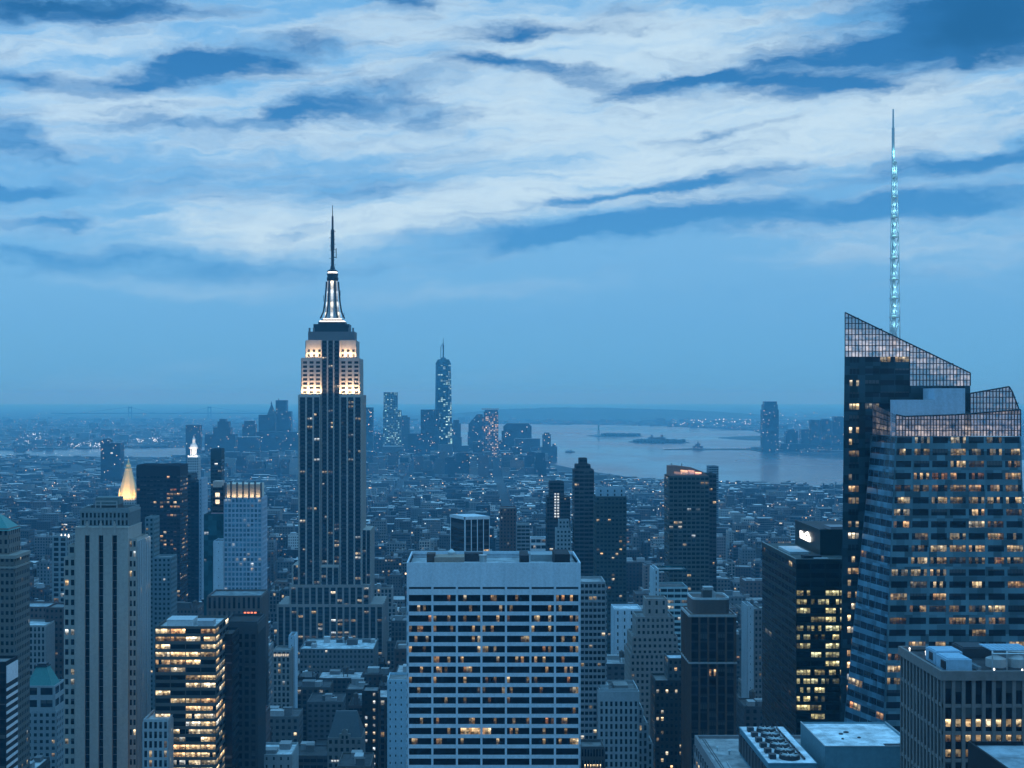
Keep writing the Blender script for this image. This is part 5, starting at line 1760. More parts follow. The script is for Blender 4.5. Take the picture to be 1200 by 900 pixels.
# fan plant
fx0, fx1, fy0, fy1, fz = 80.7, 94.0, 391.0, 434.0, 158.2
mb = MB().box(fx0, fx1, fy0, fy1, RZ, fz)
mb.box(fx0 - .25, fx1 + .25, fy0 - .25, fy1 + .25, fz, fz + .35)
T.part('fan_plant', mb, ['masonry'], (.10, .22, .28))
sd = MB()
for i in range(9):
    y = fy0 + 2 + i * 4.6
    sd.box(fx0 - .45, fx0, y, y + 3.6, RZ + 1.2, fz - 1.5, 0, bottom=True)
T.part('louvre', sd, ['dark_metal'])
T.part('plant_deck', MB().quads([[(fx0, fy0, fz + .37), (fx1, fy0, fz + .37), (fx1, fy1, fz + .37), (fx0, fy1, fz + .37)]]), ['roofing'], (.72, .76, .8))
for i in range(6):
    y = fy0 + 5 + i * 6.4
    fn = MB().lathe((fx0 + fx1) / 2 + .3, y, [(3.0, fz + .3), (2.8, fz + 1.5), (2.5, fz + 1.5), (2.5, fz + 1.1)], 18)
    f = T.part('fan_cowl', fn, ['dark_metal'])
    bl = MB()
    for a in range(4):
        an_ = a * math.pi / 4
        bl.bar(((fx0 + fx1) / 2 + .3 + 2.5 * math.cos(an_), y + 2.5 * math.sin(an_), fz + 1.35), ((fx0 + fx1) / 2 + .3 - 2.5 * math.cos(an_), y - 2.5 * math.sin(an_), fz + 1.35), .14)
    T.part('fan_blade', bl, ['pale_metal'], parent=f)
    T.part('fan_motor', MB().box(fx0 + 1.2, fx0 + 3.0, y - 1.2, y + 1.0, fz + .35, fz + 1.7).box(fx0 + 1.5, fx0 + 2.7, y + 1.0, y + 2.0, fz + .35, fz + 1.1), ['dark_metal'])
    T.part('pipe', MB().bar((fx1 - 2.6, y - 2.2, fz + .8), (fx1 - 2.6, y + 2.8, fz + .8), .3, n=8), ['dark_metal'])
# pipes, vents and a guard rail on the gravel
for (xa_, ya_, xb_, yb_) in ((RX0 + 5, RY0 + 6, RX0 + 5, RY0 + 52), (RX0 + 5, RY0 + 30, RX0 + 10, RY0 + 30), (RX1 - 6, RY0 + 8, RX1 - 6, RY0 + 60), (RX1 - 6, RY0 + 44, RX1 - 15, RY0 + 44)):
    T.part('pipe', MB().bar((xa_, ya_, RZ + .4), (xb_, yb_, RZ + .4), .18, n=8), ['pale_metal'])
for (xv, yv, rv) in ((RX0 + 7.5, RY0 + 62, .5), (RX0 + 4.5, RY0 + 66, .4), (RX1 - 10, RY0 + 70, .6), (RX1 - 5, RY0 + 72, .4), (RX1 - 9, RY0 + 36, .5), (RX0 + 30, RY0 + 74, .6), (RX0 + 52, RY0 + 73, .7)):
    T.part('roof_vent', MB().lathe(xv, yv, [(rv * .6, RZ), (rv * .6, RZ + 1.0), (rv, RZ + 1.0), (rv, RZ + 1.25), (.05, RZ + 1.6)], 10), ['pale_metal'])
for (xb_, yb_, wb_, db_, hb_, c_) in ((RX1 - 14, RY0 + 52, 3.2, 2.4, 1.6, .3), (RX0 + 28, RY0 + 66, 5, 3, 1.8, .2), (RX0 + 40, RY0 + 70, 3, 2.5, 1.2, .45)):
    bulkhead(T, xb_, xb_ + wb_, yb_, yb_ + db_, RZ, hb_, (c_, c_, c_), 'cooling_unit')
rl = MB()
for y_ in np.arange(RY0 + 1, RY1, 2.5):
    rl.bar((RX1 - .4, y_, RZ + 1), (RX1 - .4, y_, RZ + 2.0), .05)
rl.bar((RX1 - .4, RY0, RZ + 2.0), (RX1 - .4, RY1 - .4, RZ + 2.0), .06).bar((RX1 - .4, RY0, RZ + 1.5), (RX1 - .4, RY1 - .4, RZ + 1.5), .05)
T.part('railing', rl, ['pale_metal'])
# white roofed penthouse
hx0, hx1, hy0, hy1, hz = 99.0, 125.0, 401.5, 432.0, 160.0
mb = MB().box(hx0, hx1, hy0, hy1, RZ, hz)
mb.box(hx0, hx0 + .35, hy0, hy1, hz, hz + .5).box(hx1 - .35, hx1, hy0, hy1, hz, hz + .5).box(hx0 + .35, hx1 - .35, hy1 - .35, hy1, hz, hz + .5).box(hx0 + .35, hx1 - .35, hy0, hy0 + .35, hz, hz + .5)
for i in range(1, 7):
    x = hx0 + (hx1 - hx0) * i / 7
    mb.box(x - .04, x + .04, hy0 - .04, hy0, RZ, hz)
T.part('penthouse', mb, ['masonry'], (.13, .25, .30))
T.part('white_roof', MB().quads([[(hx0, hy0, hz + .02), (hx1, hy0, hz + .02), (hx1, hy1, hz + .02), (hx0, hy1, hz + .02)]]), ['roofing'], (.78, .82, .85))
T.part('edge_trim', MB().box(hx0 - .12, hx0 + .2, hy0, hy1, hz + .5, hz + .7).box(hx1 - .2, hx1 + .12, hy0, hy1, hz + .5, hz + .7).box(hx0 - .12, hx1 + .12, hy0 - .12, hy0 + .2, hz + .5, hz + .7), ['pale_metal'])
T.part('roof_hatch', MB().box(hx1 - 8, hx1 - .8, hy0 + .6, hy0 + 4.6, hz, hz + .25), ['dark_metal'])
for (ax, ay, rr_) in ((.34, .55, 1.3), (.42, .62, 1.6), (.50, .40, 1.0), (.30, .35, .8)):
    x, y = hx0 + (hx1 - hx0) * ax, hy0 + (hy1 - hy0) * ay
    T.part('roof_vent', MB().lathe(x, y, [(rr_ * .5, hz), (rr_ * .5, hz + .25), (rr_ * .35, hz + .35)], 10), ['dark_metal'])
T.windows_done()
FOOT.append((RX0 - 3, RX1 + 3, RY0 - 5, RY1 + 6))
ZB.append((RX0, RX1, RY0, RY1, RZ))
# corner roof
T = Thing('office_block', 'black walled block with a pale roof under the concrete pier block', 'building', (wx(1190, 300), 312, 0))
X0, X1 = wx(1172, 305), wx(1240, 305)
Z1 = wz(873, 325)
T.part('wall', MB().box(X0, X1, 296, 325, 0, Z1, 0, top=False).box(X0, X0 + .5, 296, 325, Z1, Z1 + .9).box(X0 + .5, X1, 324.5, 325, Z1, Z1 + .9), ['masonry'], (.015, .018, .022))
T.part('roof', MB().quads([[(X0, 296, Z1), (X1, 296, Z1), (X1, 325, Z1), (X0, 325, Z1)]]), ['roofing'], (.30, .36, .40))
FOOT.append((X0, X1, 290, 330))

# ---- bottom of the picture
tower('office_block', 'pale piered block with a light roof at the foot of the grey slotted tower', 'office building', 'the pale piered block', (185, 870),
      [(168, 197, 846, 640, 20, dict(nb=5, bay=2.3, fh=4.3, wall=(.36, .40, .42), litp=dict(base=.12, rowp=.1, hue=(.4, .7), lo=.3, hi=1.0), pier=.42, span=.3, pp=.45, ps=.2, mode='grid', roof=(.55, .6, .62)))])


def red_roof(T, r):
    X0, X1, Y0, Y1, Z = r[0]
    mx, my = (X0 + X1) / 2, (Y0 + Y1) / 2
    T.part('red_roof', MB().prism([(X0 + 1, Y0 + 1, Z), (X1 - 1, Y0 + 1, Z), (X1 - 1, Y1 - 1, Z), (X0 + 1, Y1 - 1, Z)], [(mx - 2, my - 1, Z + 11), (mx + 2, my - 1, Z + 11), (mx + 2, my + 1, Z + 11), (mx - 2, my + 1, Z + 11)]), ['red_tile'])


tower('brick_block', 'brick block with a steep dark red pyramid roof', 'building', 'the red pyramid roof', (290, 850),
      [(268, 310, 838, 780, 20, O(PUN, bay=2.4, fh=3.8, wall=(.14, .10, .095), litp=dict(base=.12, rowp=.2, hue=(.5, .7), lo=.3, hi=1.1)))], top=red_roof)
tower('brick_block', 'low pale block with a broad whitish roof in the lower middle', 'building', 'the whitish flat roof', (310, 890),
      [(283, 342, 887, 720, 26, O(PUN, bay=3.6, fh=4, wall=(.34, .36, .37), roof=(.65, .68, .7), litp=NON, pier=.75, span=.6))],
      top=lambda T, r: rooftop(T, *r[0], 5, 3, False))


def gable(T, r):
    X0, X1, Y0, Y1, Z = r[0]
    D_ = Y0
    my = (Y0 + Y1) / 2
    zr = Z + 13.5
    mb = MB().prism([(X0, Y0, Z), (X1, Y0, Z), (X1, Y1, Z), (X0, Y1, Z)], [(X0 + 3.5, my - 1.2, zr), (X1 - 3.5, my - 1.2, zr), (X1 - 3.5, my + 1.2, zr), (X0 + 3.5, my + 1.2, zr)])
    T.part('slate_roof', mb, ['slate'])
    cx_ = (X0 + X1) / 2
    g = MB().poly([(cx_ - 3, Y0 - .3, Z), (cx_ + 3, Y0 - .3, Z), (cx_ + 3, Y0 - .3, Z + 3.2), (cx_ + 1.6, Y0 - .3, Z + 3.4), (cx_ + 1.5, Y0 - .3, Z + 5), (cx_, Y0 - .3, Z + 6.5), (cx_ - 1.5, Y0 - .3, Z + 5), (cx_ - 1.6, Y0 - .3, Z + 3.4), (cx_ - 3, Y0 - .3, Z + 3.2)])
    g.box(cx_ - 3, cx_ + 3, Y0 - .29, Y0 + 5, Z, Z + 3.1).box(cx_ - 1.5, cx_ + 1.5, Y0 - .29, Y0 + 6, Z + 3.1, Z + 5)
    T.part('dormer', g, ['masonry'], (.24, .23, .215))
    for s in (-1.1, 1.1):
        T.part('dormer_window', MB().box(cx_ + s - .55, cx_ + s + .55, Y0 - .36, Y0 - .32, Z + .6, Z + 2.4), ['glass'])
    T.part('lit_frieze', MB().quads([[(X0 + 2 + k * 1.5, D_ - .45, Z - 12), (X0 + 3.1 + k * 1.5, D_ - .45, Z - 12), (X0 + 3.1 + k * 1.5, D_ - .45, Z - 10.9), (X0 + 2 + k * 1.5, D_ - .45, Z - 10.9)] for k in range(10)], 0, .55, .85), ['mastglass'])


tower('gothic_building', 'grey stone building with steep slate roof and gabled dormer', 'building', 'the slate roof with the gabled dormer', (404, 865),
      [(384, 424, 867, 770, 22, O(PUN, bay=2.9, fh=4.4, wall=(.22, .21, .20), litp=NON, pier=.5))], top=gable)
tower('apartment_tower', 'narrow black tower with two columns of small lit windows', 'apartment building', 'the narrow black tower with lit dots', (434, 850),
      [(424.5, 443, 812, 800, 16, O(PUN, nb=2, bay=4, fh=4.4, wall=(.02, .02, .02), litp=dict(base=.9, rowp=0, lo=.8, hi=1.4, hue=(.7, .9)), pier=.72, span=.6))])
tower('brick_block', 'pale blue walled block half hidden by the white grid block', 'building', None, None,
      [(454, 480, 799, 762, 20, O(PUN, bay=3.2, fh=4, wall=(.40, .56, .66), litp=NON, pier=.8, span=.7))])
tower('loft_building', 'long pale roofed building at the foot of the tall floodlit tower', 'building', 'the long pale roof', (385, 755),
      [(351, 438, 762, 1130, 50, O(PUN, bay=3.4, fh=4, wall=(.17, .18, .18), litp=DIM, roof=(.55, .62, .66)))],
      top=lambda T, r: rooftop(T, *r[0], 9, 8, True))
tower('apartment_tower', 'stone tower with a row of white lights under its roof', 'apartment building', 'the tower with the white roof lights', (330, 800),
      [(320, 340, 764, 930, 18, O(STR, bay=2.7, fh=3.8, wall=(.26, .26, .25), litp=DIM, roof=(.3, .3, .3))), (338.2, 345, 747, 945, 16, O(PUN, bay=4, fh=5, wall=(.42, .56, .66), litp=NON, pier=.9, span=.8))],
      top=lambda T, r: T.part('roof_light_row', MB().quads([[(wx(321 + k * 2.6, 930), 929, wz(769, 930)), (wx(323 + k * 2.6, 930), 929, wz(769, 930)), (wx(323 + k * 2.6, 930), 929, wz(766, 930)), (wx(321 + k * 2.6, 930), 929, wz(766, 930))] for k in range(7)], 0, 1.0, .8), ['mastglass']))
tower('office_tower', 'pale column tower between the brown ribbed tower and the emblem tower', 'office building', 'the pale column tower', (884, 760),
      [(879.5, 893, 716, 900, 20, O(PUN, bay=2.6, fh=3.6, wall=(.16, .16, .16), litp=O(DIM, base=.08))), (876, 883, 712, 896, 20, O(PUN, bay=6, fh=5, wall=(.34, .40, .44), litp=NON, pier=.9, span=.8))])
tower('loft_building', 'brown brick slab with a row of lit windows behind the teal pyramid', 'building', 'the brown slab with one lit row', (40, 720),
      [(20, 60, 713, 960, 24, O(PUN, bay=3, fh=4, wall=(.15, .11, .10), litp=O(DIM, rowp=.15), roof=(.35, .4, .43)))])
tower('loft_building', 'grey classical block with pilasters and a light cornice', 'building', 'the grey classical block', (36, 750),
      [(20, 53, 735, 905, 24, O(STR, bay=2.6, fh=4, wall=(.27, .28, .28), litp=NON, roof=(.5, .54, .56)))])
tower('loft_building', 'dark brick block squeezed between classical block and slotted tower', 'building', None, None,
      [(53, 74, 714, 925, 22, O(PUN, bay=3, fh=4, wall=(.09, .07, .065), litp=O(DIM, base=.06)))])
tower('apartment_tower', 'bluish tower with pale vertical stripes left behind the slotted tower', 'apartment building', None, None,
      [(62, 78, 630, 1010, 22, O(STR, bay=4.5, fh=3.6, wall=(.22, .28, .30), litp=DIM, pier=.3))],
      top=lambda T, r: [T.part('roof_lamp', MB().lathe(wx(p, 1010), 1012, [(.5, r[0][4]), (.5, r[0][4] + 1.5), (.2, r[0][4] + 2.4)], 6), ['white_lamp']) for p in (71, 75.5, 79.5)])
tower('apartment_tower', 'blue grey stepped tower peeping out right of the slotted tower', 'apartment building', None, None,
      [(170, 180, 608, 1100, 20, O(PUN, bay=3, fh=3.6, wall=(.13, .19, .20), litp=DIM)), (180, 200, 655, 1060, 22, O(PUN, bay=3, fh=3.6, wall=(.17, .22, .24), litp=DIM))])
tower('apartment_tower', 'white low box with lit storeys behind the roof of the white block', 'building', None, None,
      [(622, 640, 632, 1400, 20, O(BAN, bay=5, fh=6, wall=(.6, .66, .7), litp=dict(base=.5, rowp=.5, lo=.3, hi=.9, hue=(.9, 1.))))])
tower('office_block', 'long white roofed hall beyond the balcony tower', 'building', None, None,
      [(720, 752, 716, 1010, 26, O(PUN, bay=5, fh=5, wall=(.45, .55, .62), roof=(.7, .74, .78), litp=NON, pier=.8))])

# ================================================================ far away: the downtown skyline, the harbour and its shores
def far_attrs(o, tints, bids):
    me = o.data
    a = me.attributes.new('tint', 'FLOAT_COLOR', 'FACE')
    t4 = np.concatenate([np.asarray(tints, np.float32), np.ones((len(tints), 1), np.float32)], 1)
    a.data.foreach_set('color', t4.ravel())
    b = me.attributes.new('bid', 'FLOAT', 'FACE')
    b.data.foreach_set('value', np.asarray(bids, np.float32))


FARN = [0]


def far_tower(name, label, boxes, D, tint=(.06, .08, .09), cat='skyscraper', group='skyscrapers of the downtown skyline', phrase=None, dep=45, shape=None):
    """a far tower: stacked boxes (x0, x1, ytop) in px, one mesh"""
    xs = [b[0] for b in boxes] + [b[1] for b in boxes]
    cx_ = wx((min(xs) + max(xs)) / 2, D)
    T = Thing(name, label, cat, (cx_, D + dep / 2, 0), group, phrase, ((min(xs) + max(xs)) / 2, min(b[2] for b in boxes) + 20))
    mb = MB()
    for i, b in enumerate(sorted(boxes, key=lambda b: b[2])):
        s = i * 1.3
        mb.box(wx(b[0], D), wx(b[1], D), D - s, D + dep + s, 0, wz(b[2], D))
        ZB.append((wx(b[0], D), wx(b[1], D), D - s, D + dep, wz(b[2], D)))
        FOOT.append((wx(b[0], D), wx(b[1], D), D - s, D + dep))
    if shape:
        shape(mb, D)
    o = T.part('tower_body', mb, ['far'], None)
    n = len(o.data.polygons)
    FARN[0] += 1
    far_attrs(o, [tint] * n, [FARN[0] * .377 + .11] * n)
    return T


def spire_on(px, y0, y1, r):
    def f(mb, D):
        mb.lathe(wx(px, D), D + 15, [(r, wz(y0, D)), (.3, wz(y1, D))], 6)
    return f


def pyr(x0, x1, y0, y1):
    def f(mb, D):
        a, b, m_ = wx(x0, D), wx(x1, D), wx((x0 + x1) / 2, D)
        mb.prism([(a, D, wz(y0, D)), (b, D, wz(y0, D)), (b, D + 40, wz(y0, D)), (a, D + 40, wz(y0, D))], [(m_ - 2, D + 18, wz(y1, D)), (m_ + 2, D + 18, wz(y1, D)), (m_ + 2, D + 22, wz(y1, D)), (m_ - 2, D + 22, wz(y1, D))])
    return f


def wedge(x0, x1, y0, y1, x2, x3):
    def f(mb, D):
        A = [(wx(x0, D), wz(y0, D)), (wx(x1, D), wz(y0, D)), (wx(x3, D), wz(y1, D)), (wx(x2, D), wz(y1, D))]
        mb.prism([(A[0][0], D, A[0][1]), (A[1][0], D, A[1][1]), (A[1][0], D + 40, A[1][1]), (A[0][0], D + 40, A[0][1])], [(A[3][0], D, A[3][1]), (A[2][0], D, A[2][1]), (A[2][0], D + 40, A[2][1]), (A[3][0], D + 40, A[3][1])])
    return f


DT = [
    ([(118, 127.5, 516), (127.5, 141, 519), (121, 126, 514)], 4300, 'paired dark housing towers standing alone before the river bend', (.07, .08, .09)),
    ([(217.5, 234, 498)], 5300, 'flat topped hazy slab behind the white lantern tower', (.12, .13, .14)),
    ([(240, 276, 509), (250, 270, 501), (255, 268, 494), (257, 264, 491)], 5500, 'broad stepped hazy tower with a small crowning block', (.12, .13, .14)),
    ([(284, 299, 497), (286, 297, 493)], 5700, 'squat flat hazy tower between stepped and peaked neighbours', (.12, .13, .14)),
    ([(276, 304, 512)], 5600, 'low hazy block bridging the downtown towers', (.11, .12, .13)),
    ([(303, 322, 486)], 5800, 'hazy gothic tower with a pyramid peak left of the flat shouldered tower', (.12, .13, .14)),
    ([(322, 341, 482), (323, 336, 469)], 5900, 'tall flat topped hazy tower with one low shoulder', (.11, .12, .13)),
    ([(296, 350, 506)], 5750, 'long hazy block under the peaked downtown towers', (.12, .13, .14)),
    ([(425, 437, 477.5)], 5600, 'plain hazy slab touching the tall floodlit tower', (.10, .11, .12)),
    ([(437, 449, 508)], 5900, 'low hazy tower left of the shimmering stepped tower', (.13, .14, .15)),
    ([(469, 480, 489), (471, 477, 487)], 6000, 'pale hazy tower right of the shimmering stepped tower', (.16, .17, .18)),
    ([(493, 514.5, 480)], 5500, 'dark square glass slab in front of the tapering tallest downtown tower', (.07, .08, .09)),
    ([(527, 541, 512), (529, 540, 496), (531, 538, 492)], 5900, 'rounded hazy tower right behind the tapering tallest downtown tower', (.12, .13, .14)),
    ([(548, 566, 506), (549, 566, 497)], 6100, 'hazy tower with a sloping shoulder next to the pink lit tower', (.11, .12, .13)),
    ([(568, 588, 516)], 6000, 'low hazy block under the pink lit tower', (.11, .12, .13)),
    ([(588, 604, 505), (590, 623, 499.5)], 6000, 'broad hazy tower with chamfered shoulders', (.11, .12, .13)),
    ([(603, 633, 514)], 5850, 'wide hazy stepped block before the chamfered tower', (.14, .14, .15)),
    ([(636, 645.5, 509), (638, 644, 507)], 5900, 'slim waterside tower with two small peaks', (.14, .15, .16)),
    ([(645.5, 653, 523), (648, 651, 520)], 5900, 'lowest waterside tower at the end of the skyline', (.14, .15, .16)),
    ([(622, 637, 524)], 5800, 'low hazy slab left of the slim waterside tower', (.12, .13, .14)),
    ([(478, 494, 508)], 5700, 'low hazy block left of the dark square slab', (.12, .13, .14)),
    ([(541, 549, 522)], 5700, 'small hazy tower under the sloping shoulder', (.12, .13, .14)),
    ([(448, 472, 523)], 5300, 'wide pale block at the foot of the shimmering stepped tower', (.2, .21, .22)),
    ([(513, 530, 521)], 5200, 'pale block at the foot of the tapering tallest downtown tower', (.24, .25, .26)),
    ([(554, 566, 518), (600, 612, 524)], 5150, 'two joined low slabs before the pink lit tower', (.09, .1, .11)),
]
SH = {5: lambda mb, D: (pyr(313, 322, 486, 474)(mb, D), spire_on(317.5, 474, 470, 4)(mb, D)), 13: wedge(549, 566, 497, 485.5, 559, 565.5), 15: wedge(590, 623, 499.5, 496, 594, 619), 6: spire_on(326, 469, 466.5, 2)}
for i, (bx, D_, lab, tint) in enumerate(DT):
    far_tower('skyscraper', lab, bx, D_, tuple(c * .55 for c in tint), shape=SH.get(i))


def lit_tower(name, label, tiers_, D, tint, hue, base, phrase, px, top=None, cat='skyscraper', bands='cyan', sides=True):
    T = Thing(name, label, cat, (wx((tiers_[0][0] + tiers_[0][1]) / 2, D), D + 25, 0), 'skyscrapers of the downtown skyline', phrase, px)
    for i, t_ in enumerate(tiers_):
        tier(T, t_[0], t_[1], t_[2], D - i * 1.0, 45, bay=6.5, fh=6.5, wall=tint, seed=60 + i, litp=dict(base=base, rowp=.1, fill=.6, lo=.4, hi=1.5, hue=hue), pier=.3, span=.35, pp=.3, ps=.33, mode='band', glass=bands, roof=(.2, .2, .2), sides=False)
    if top:
        top(T)
    T.windows_done()
    return T


lit_tower('skyscraper', 'shimmering stepped downtown tower with pale greenish lit windows', [(449.5, 465.5, 460), (449, 470, 481)], 5500, (.14, .18, .19), (.85, 1.), .30, 'the shimmering stepped tower', (459, 490))
lit_tower('skyscraper', 'pink lit downtown tower with a dark notched top', [(565, 584, 489), (567, 584, 483)], 5950, (.14, .12, .12), (.45, .8), .35, bands='glass', phrase='the pink lit tower', px=(575, 500),
          top=lambda T: (rbox(T, 'roof_slab', 564.5, 584.5, 478.5, 480.5, 5948, 44, 'masonry', (.5, .5, .5), zb=wz(480.5, 5948)), rbox(T, 'plant_room', 568, 583.5, 480.5, 483, 5950, 40, 'dark_metal', None, zb=wz(483, 5950))))
# tapering tallest downtown tower under construction, with its mast
D = 5600.0
T = Thing('skyscraper', 'tallest tapering downtown glass tower speckled with lights under a mast', 'skyscraper', (wx(519, D), D + 30, 0), 'skyscrapers of the downtown skyline', 'the tapering tallest downtown tower', (519, 460))
rng = np.random.default_rng(9)
mb = MB()
z1 = wz(426, D)
x = lambda p: wx(p, D)
for (a0, a1, b0, b1, s) in ((509.0, 514.5, 510.5, 512.5, 0), (514.5, 524.5, 512.5, 525.5, 1), (524.5, 530.5, 525.5, 528.2, 2)):
    ya = D + (12 if s == 0 else 0)
    yb = D + (12 if s == 2 else 0)
    bl, br, tl, tr = (x(a0), ya, 0), (x(a1), yb, 0), (x(b0), ya, z1), (x(b1), yb, z1)
    nbv = 2 if s != 1 else 4
    L, Hh = lits(rng, 64, nbv, base=.42 if s != 1 else .22, rowp=.1, lo=.6, hi=2.0, hue=(.88, 1.))
    L[50:] *= .6
    facade(T, mb, bl, br, tl, tr, nbv, 64, rng, lit=(L, Hh), pier=.25, span=.3, pp=.2, ps=.23, mode='band', glass='cyan')
    mb.quads([[bl, br, tr, tl]])
mb.quads([[(x(530.5), D + 12, 0), (x(530), D + 60, 0), (x(528), D + 60, z1), (x(528.2), D + 12, z1)], [(x(509.5), D + 60, 0), (x(509.0), D + 12, 0), (x(510.5), D + 12, z1), (x(510.5), D + 60, z1)], [(x(530), D + 60, 0), (x(509.5), D + 60, 0), (x(510.5), D + 60, z1), (x(528), D + 60, z1)]])
T.part('curtain_wall', mb, ['darkspandrel'])
T.part('crown', MB().prism([(x(510.2), D + 8, z1), (x(528.4), D + 8, z1), (x(528.4), D + 56, z1), (x(510.2), D + 56, z1)], [(x(513), D + 12, wz(421, D)), (x(526), D + 12, wz(421, D)), (x(526), D + 50, wz(421, D)), (x(513), D + 50, wz(421, D))]), ['darkspandrel'])
T.part('mast', MB().lathe(x(519.3), D + 30, [(14, wz(421, D)), (9, wz(419, D)), (3.2, wz(418.5, D)), (2.6, wz(408, D)), (3.4, wz(408, D)), (3.0, wz(404, D)), (1.4, wz(403.5, D)), (.8, wz(396, D))], 8), ['dark_metal'])
T.part('crane', MB().bar((x(516.4), D + 30, wz(421, D)), (x(516.4), D + 30, wz(406, D)), 1.3).bar((x(516.4), D + 30, wz(406, D)), (x(519), D + 30, wz(402, D)), 1.0), ['dark_metal'])
T.windows_done()
FOOT.append((x(508), x(531), D - 4, D + 64))
ZB.append((x(510), x(529), D, D + 60, z1))

# towers across the river
GJ = 'towers on the far river bank'
far_tower('skyscraper', 'tall solitary round shouldered tower on the far river bank', [(893.5, 912.5, 480), (894.5, 911.5, 474), (896, 910.5, 470.5)], 6750, (.04, .055, .065), group=GJ, phrase='the solitary tower across the river')
for bx, lab in (([(921, 935, 505), (924, 932, 503)], 'short rounded tower right of the solitary tower across the river'), ([(939, 948.5, 503)], 'small flat tower across the river between taller ones'),
                ([(950, 960.5, 492)], 'tall flat topped tower in the cluster across the river'), ([(963, 973.5, 492.5), (965, 972, 491)], 'tall notched tower in the cluster across the river'),
                ([(976, 992, 493), (978, 990, 488)], 'wide stepped tower across the river beside the faceted glass tower'), ([(915, 960, 520)], 'low waterfront row right of the solitary tower across the river'),
                ([(958, 992, 522)], 'low waterfront row below the cluster across the river')):
    far_tower('waterfront_tower', lab, bx, 6850 if 'row' not in lab else 6780, (.04, .055, .065), group=GJ, cat='building')


def plain(name, mb, mat, label, cat, base, color=None, group=None):
    o = mb.build(name, [mat], base, color)
    return tag(o, label, cat, group)


# statue on its star-shaped base
D = 9500.0
sxx = wx(701.5, D)
T = Thing('statue', 'tiny robed statue with raised arm on a pedestal on the longer island', 'statue', (sxx, D, 3))
T.part('pedestal', MB().lathe(sxx, D, [(34, 3), (33, 10), (17, 10), (14, 16), (9, 17), (7.5, 40), (8.5, 41), (8.5, 43)], 11), ['masonry'], (.35, .35, .33))
st = MB().lathe(sxx, D, [(5.2, 43), (5.0, 50), (4.2, 62), (4.6, 70), (3.4, 74), (1.5, 75.5), (2.1, 77), (2.2, 80), (1.2, 82)], 12)
st.bar((sxx + 3.0, D, 71), (sxx + 5.0, D - 1, 86), 1.3, n=8).bar((sxx - 3.6, D - 1, 71), (sxx - 3.2, D - 3.5, 63), 1.4, n=8)
st.box(sxx - 5.4, sxx - 2.4, D - 4.6, D - 3.4, 61, 68, 0, bottom=True)
T.part('figure', st, ['copper'])
T.part('crown_ray', MB().bar((sxx, D, 81), (sxx, D, 84.5), .4).bar((sxx, D, 81), (sxx - 2.4, D, 83.8), .35).bar((sxx, D, 81), (sxx + 2.4, D, 83.8), .35), ['copper'])
T.part('torch', MB().lathe(sxx + 5.0, D - 1, [(.6, 85), (1.6, 88), (1.6, 89), (.9, 90), (.2, 93)], 8), ['gold'])

# trees that cover the two islands
for nm, cx_, cy_, a, b, n, seed in (('island_trees', wx(727, 9500), 9480, 130, 160, 420, 4), ('island_trees', wx(772, 8150), 8130, 150, 170, 420, 6)):
    r = np.random.default_rng(seed)
    mb = MB()
    for i in range(n):
        t_, q_ = r.uniform(0, 6.28), math.sqrt(r.uniform(0, 1))
        x_, y_ = cx_ + a * q_ * math.cos(t_), cy_ + b * q_ * math.sin(t_)
        h_, w_ = r.uniform(9, 19), r.uniform(5, 9)
        mb.lathe(x_, y_, [(w_ * .5, 3), (w_, 3 + h_ * .45), (w_ * .7, 3 + h_ * .8), (.5, 3 + h_)], 6)
    o = mb.build(nm, ['land'])
    tag(o, kind='stuff')
T = far_tower('immigration_hall', 'low hall with twin turrets on the nearer harbour island', [(760, 780, 512.5), (763, 765, 509.8), (775, 777, 509.8)], 8100, (.2, .15, .13), cat='building', group=None, dep=30)
far_tower('ferry_terminal', 'dark waterside terminal with a small spire at the long pier', [(813, 824, 523), (816, 821, 520)], 7040, (.12, .1, .1), cat='building', group=None, shape=spire_on(818.5, 520, 516, 4))
T = Thing('pier_shed', 'long pier shed lined with bright lamps on the near river shore', 'building', (wx(856, 4700), 4700, 0), phrase='the lit pier shed', at=(856, 562))
T.part('shed', MB().box(wx(842, 4700), wx(870, 4700), 4700, 4740, 0, wz(558.5, 4700)), ['masonry'], (.3, .32, .33))
for k in range(9):
    px = 843 + k * 3.0
    T.part('pier_lamp', MB().box(wx(px, 4698), wx(px + 1.3, 4698), 4697, 4698.5, wz(561, 4698), wz(559.6, 4698), 0, bottom=True), ['white_lamp'])
# ferries
for (px, py, lab, L_) in ((668, 530, 'small ferry with a white wake near the downtown tip', 46), (619, 0, '', 0)):
    if not L_:
        continue
    Db = H * F / (py - CY)
    xb = wx(px, Db)
    T = Thing('ferry', lab, 'boat', (xb, Db, .4))
    hull = MB().prism([(xb - L_ / 2, Db - 5, .4), (xb + L_ / 2 - 8, Db - 5, .4), (xb + L_ / 2, Db, .4), (xb + L_ / 2 - 8, Db + 5, .4), (xb - L_ / 2, Db + 5, .4)], [(xb - L_ / 2 - 1, Db - 6, 4), (xb + L_ / 2 - 7, Db - 6, 4), (xb + L_ / 2 + 2, Db, 4), (xb + L_ / 2 - 7, Db + 6, 4), (xb - L_ / 2 - 1, Db + 6, 4)])
    T.part('hull', hull, ['masonry'], (.08, .09, .1))
    T.part('cabin', MB().box(xb - L_ / 2 + 3, xb + L_ / 2 - 12, Db - 4, Db + 4, 4, 9).box(xb - 4, xb + 8, Db - 3, Db + 3, 9, 12), ['masonry'], (.5, .5, .5))

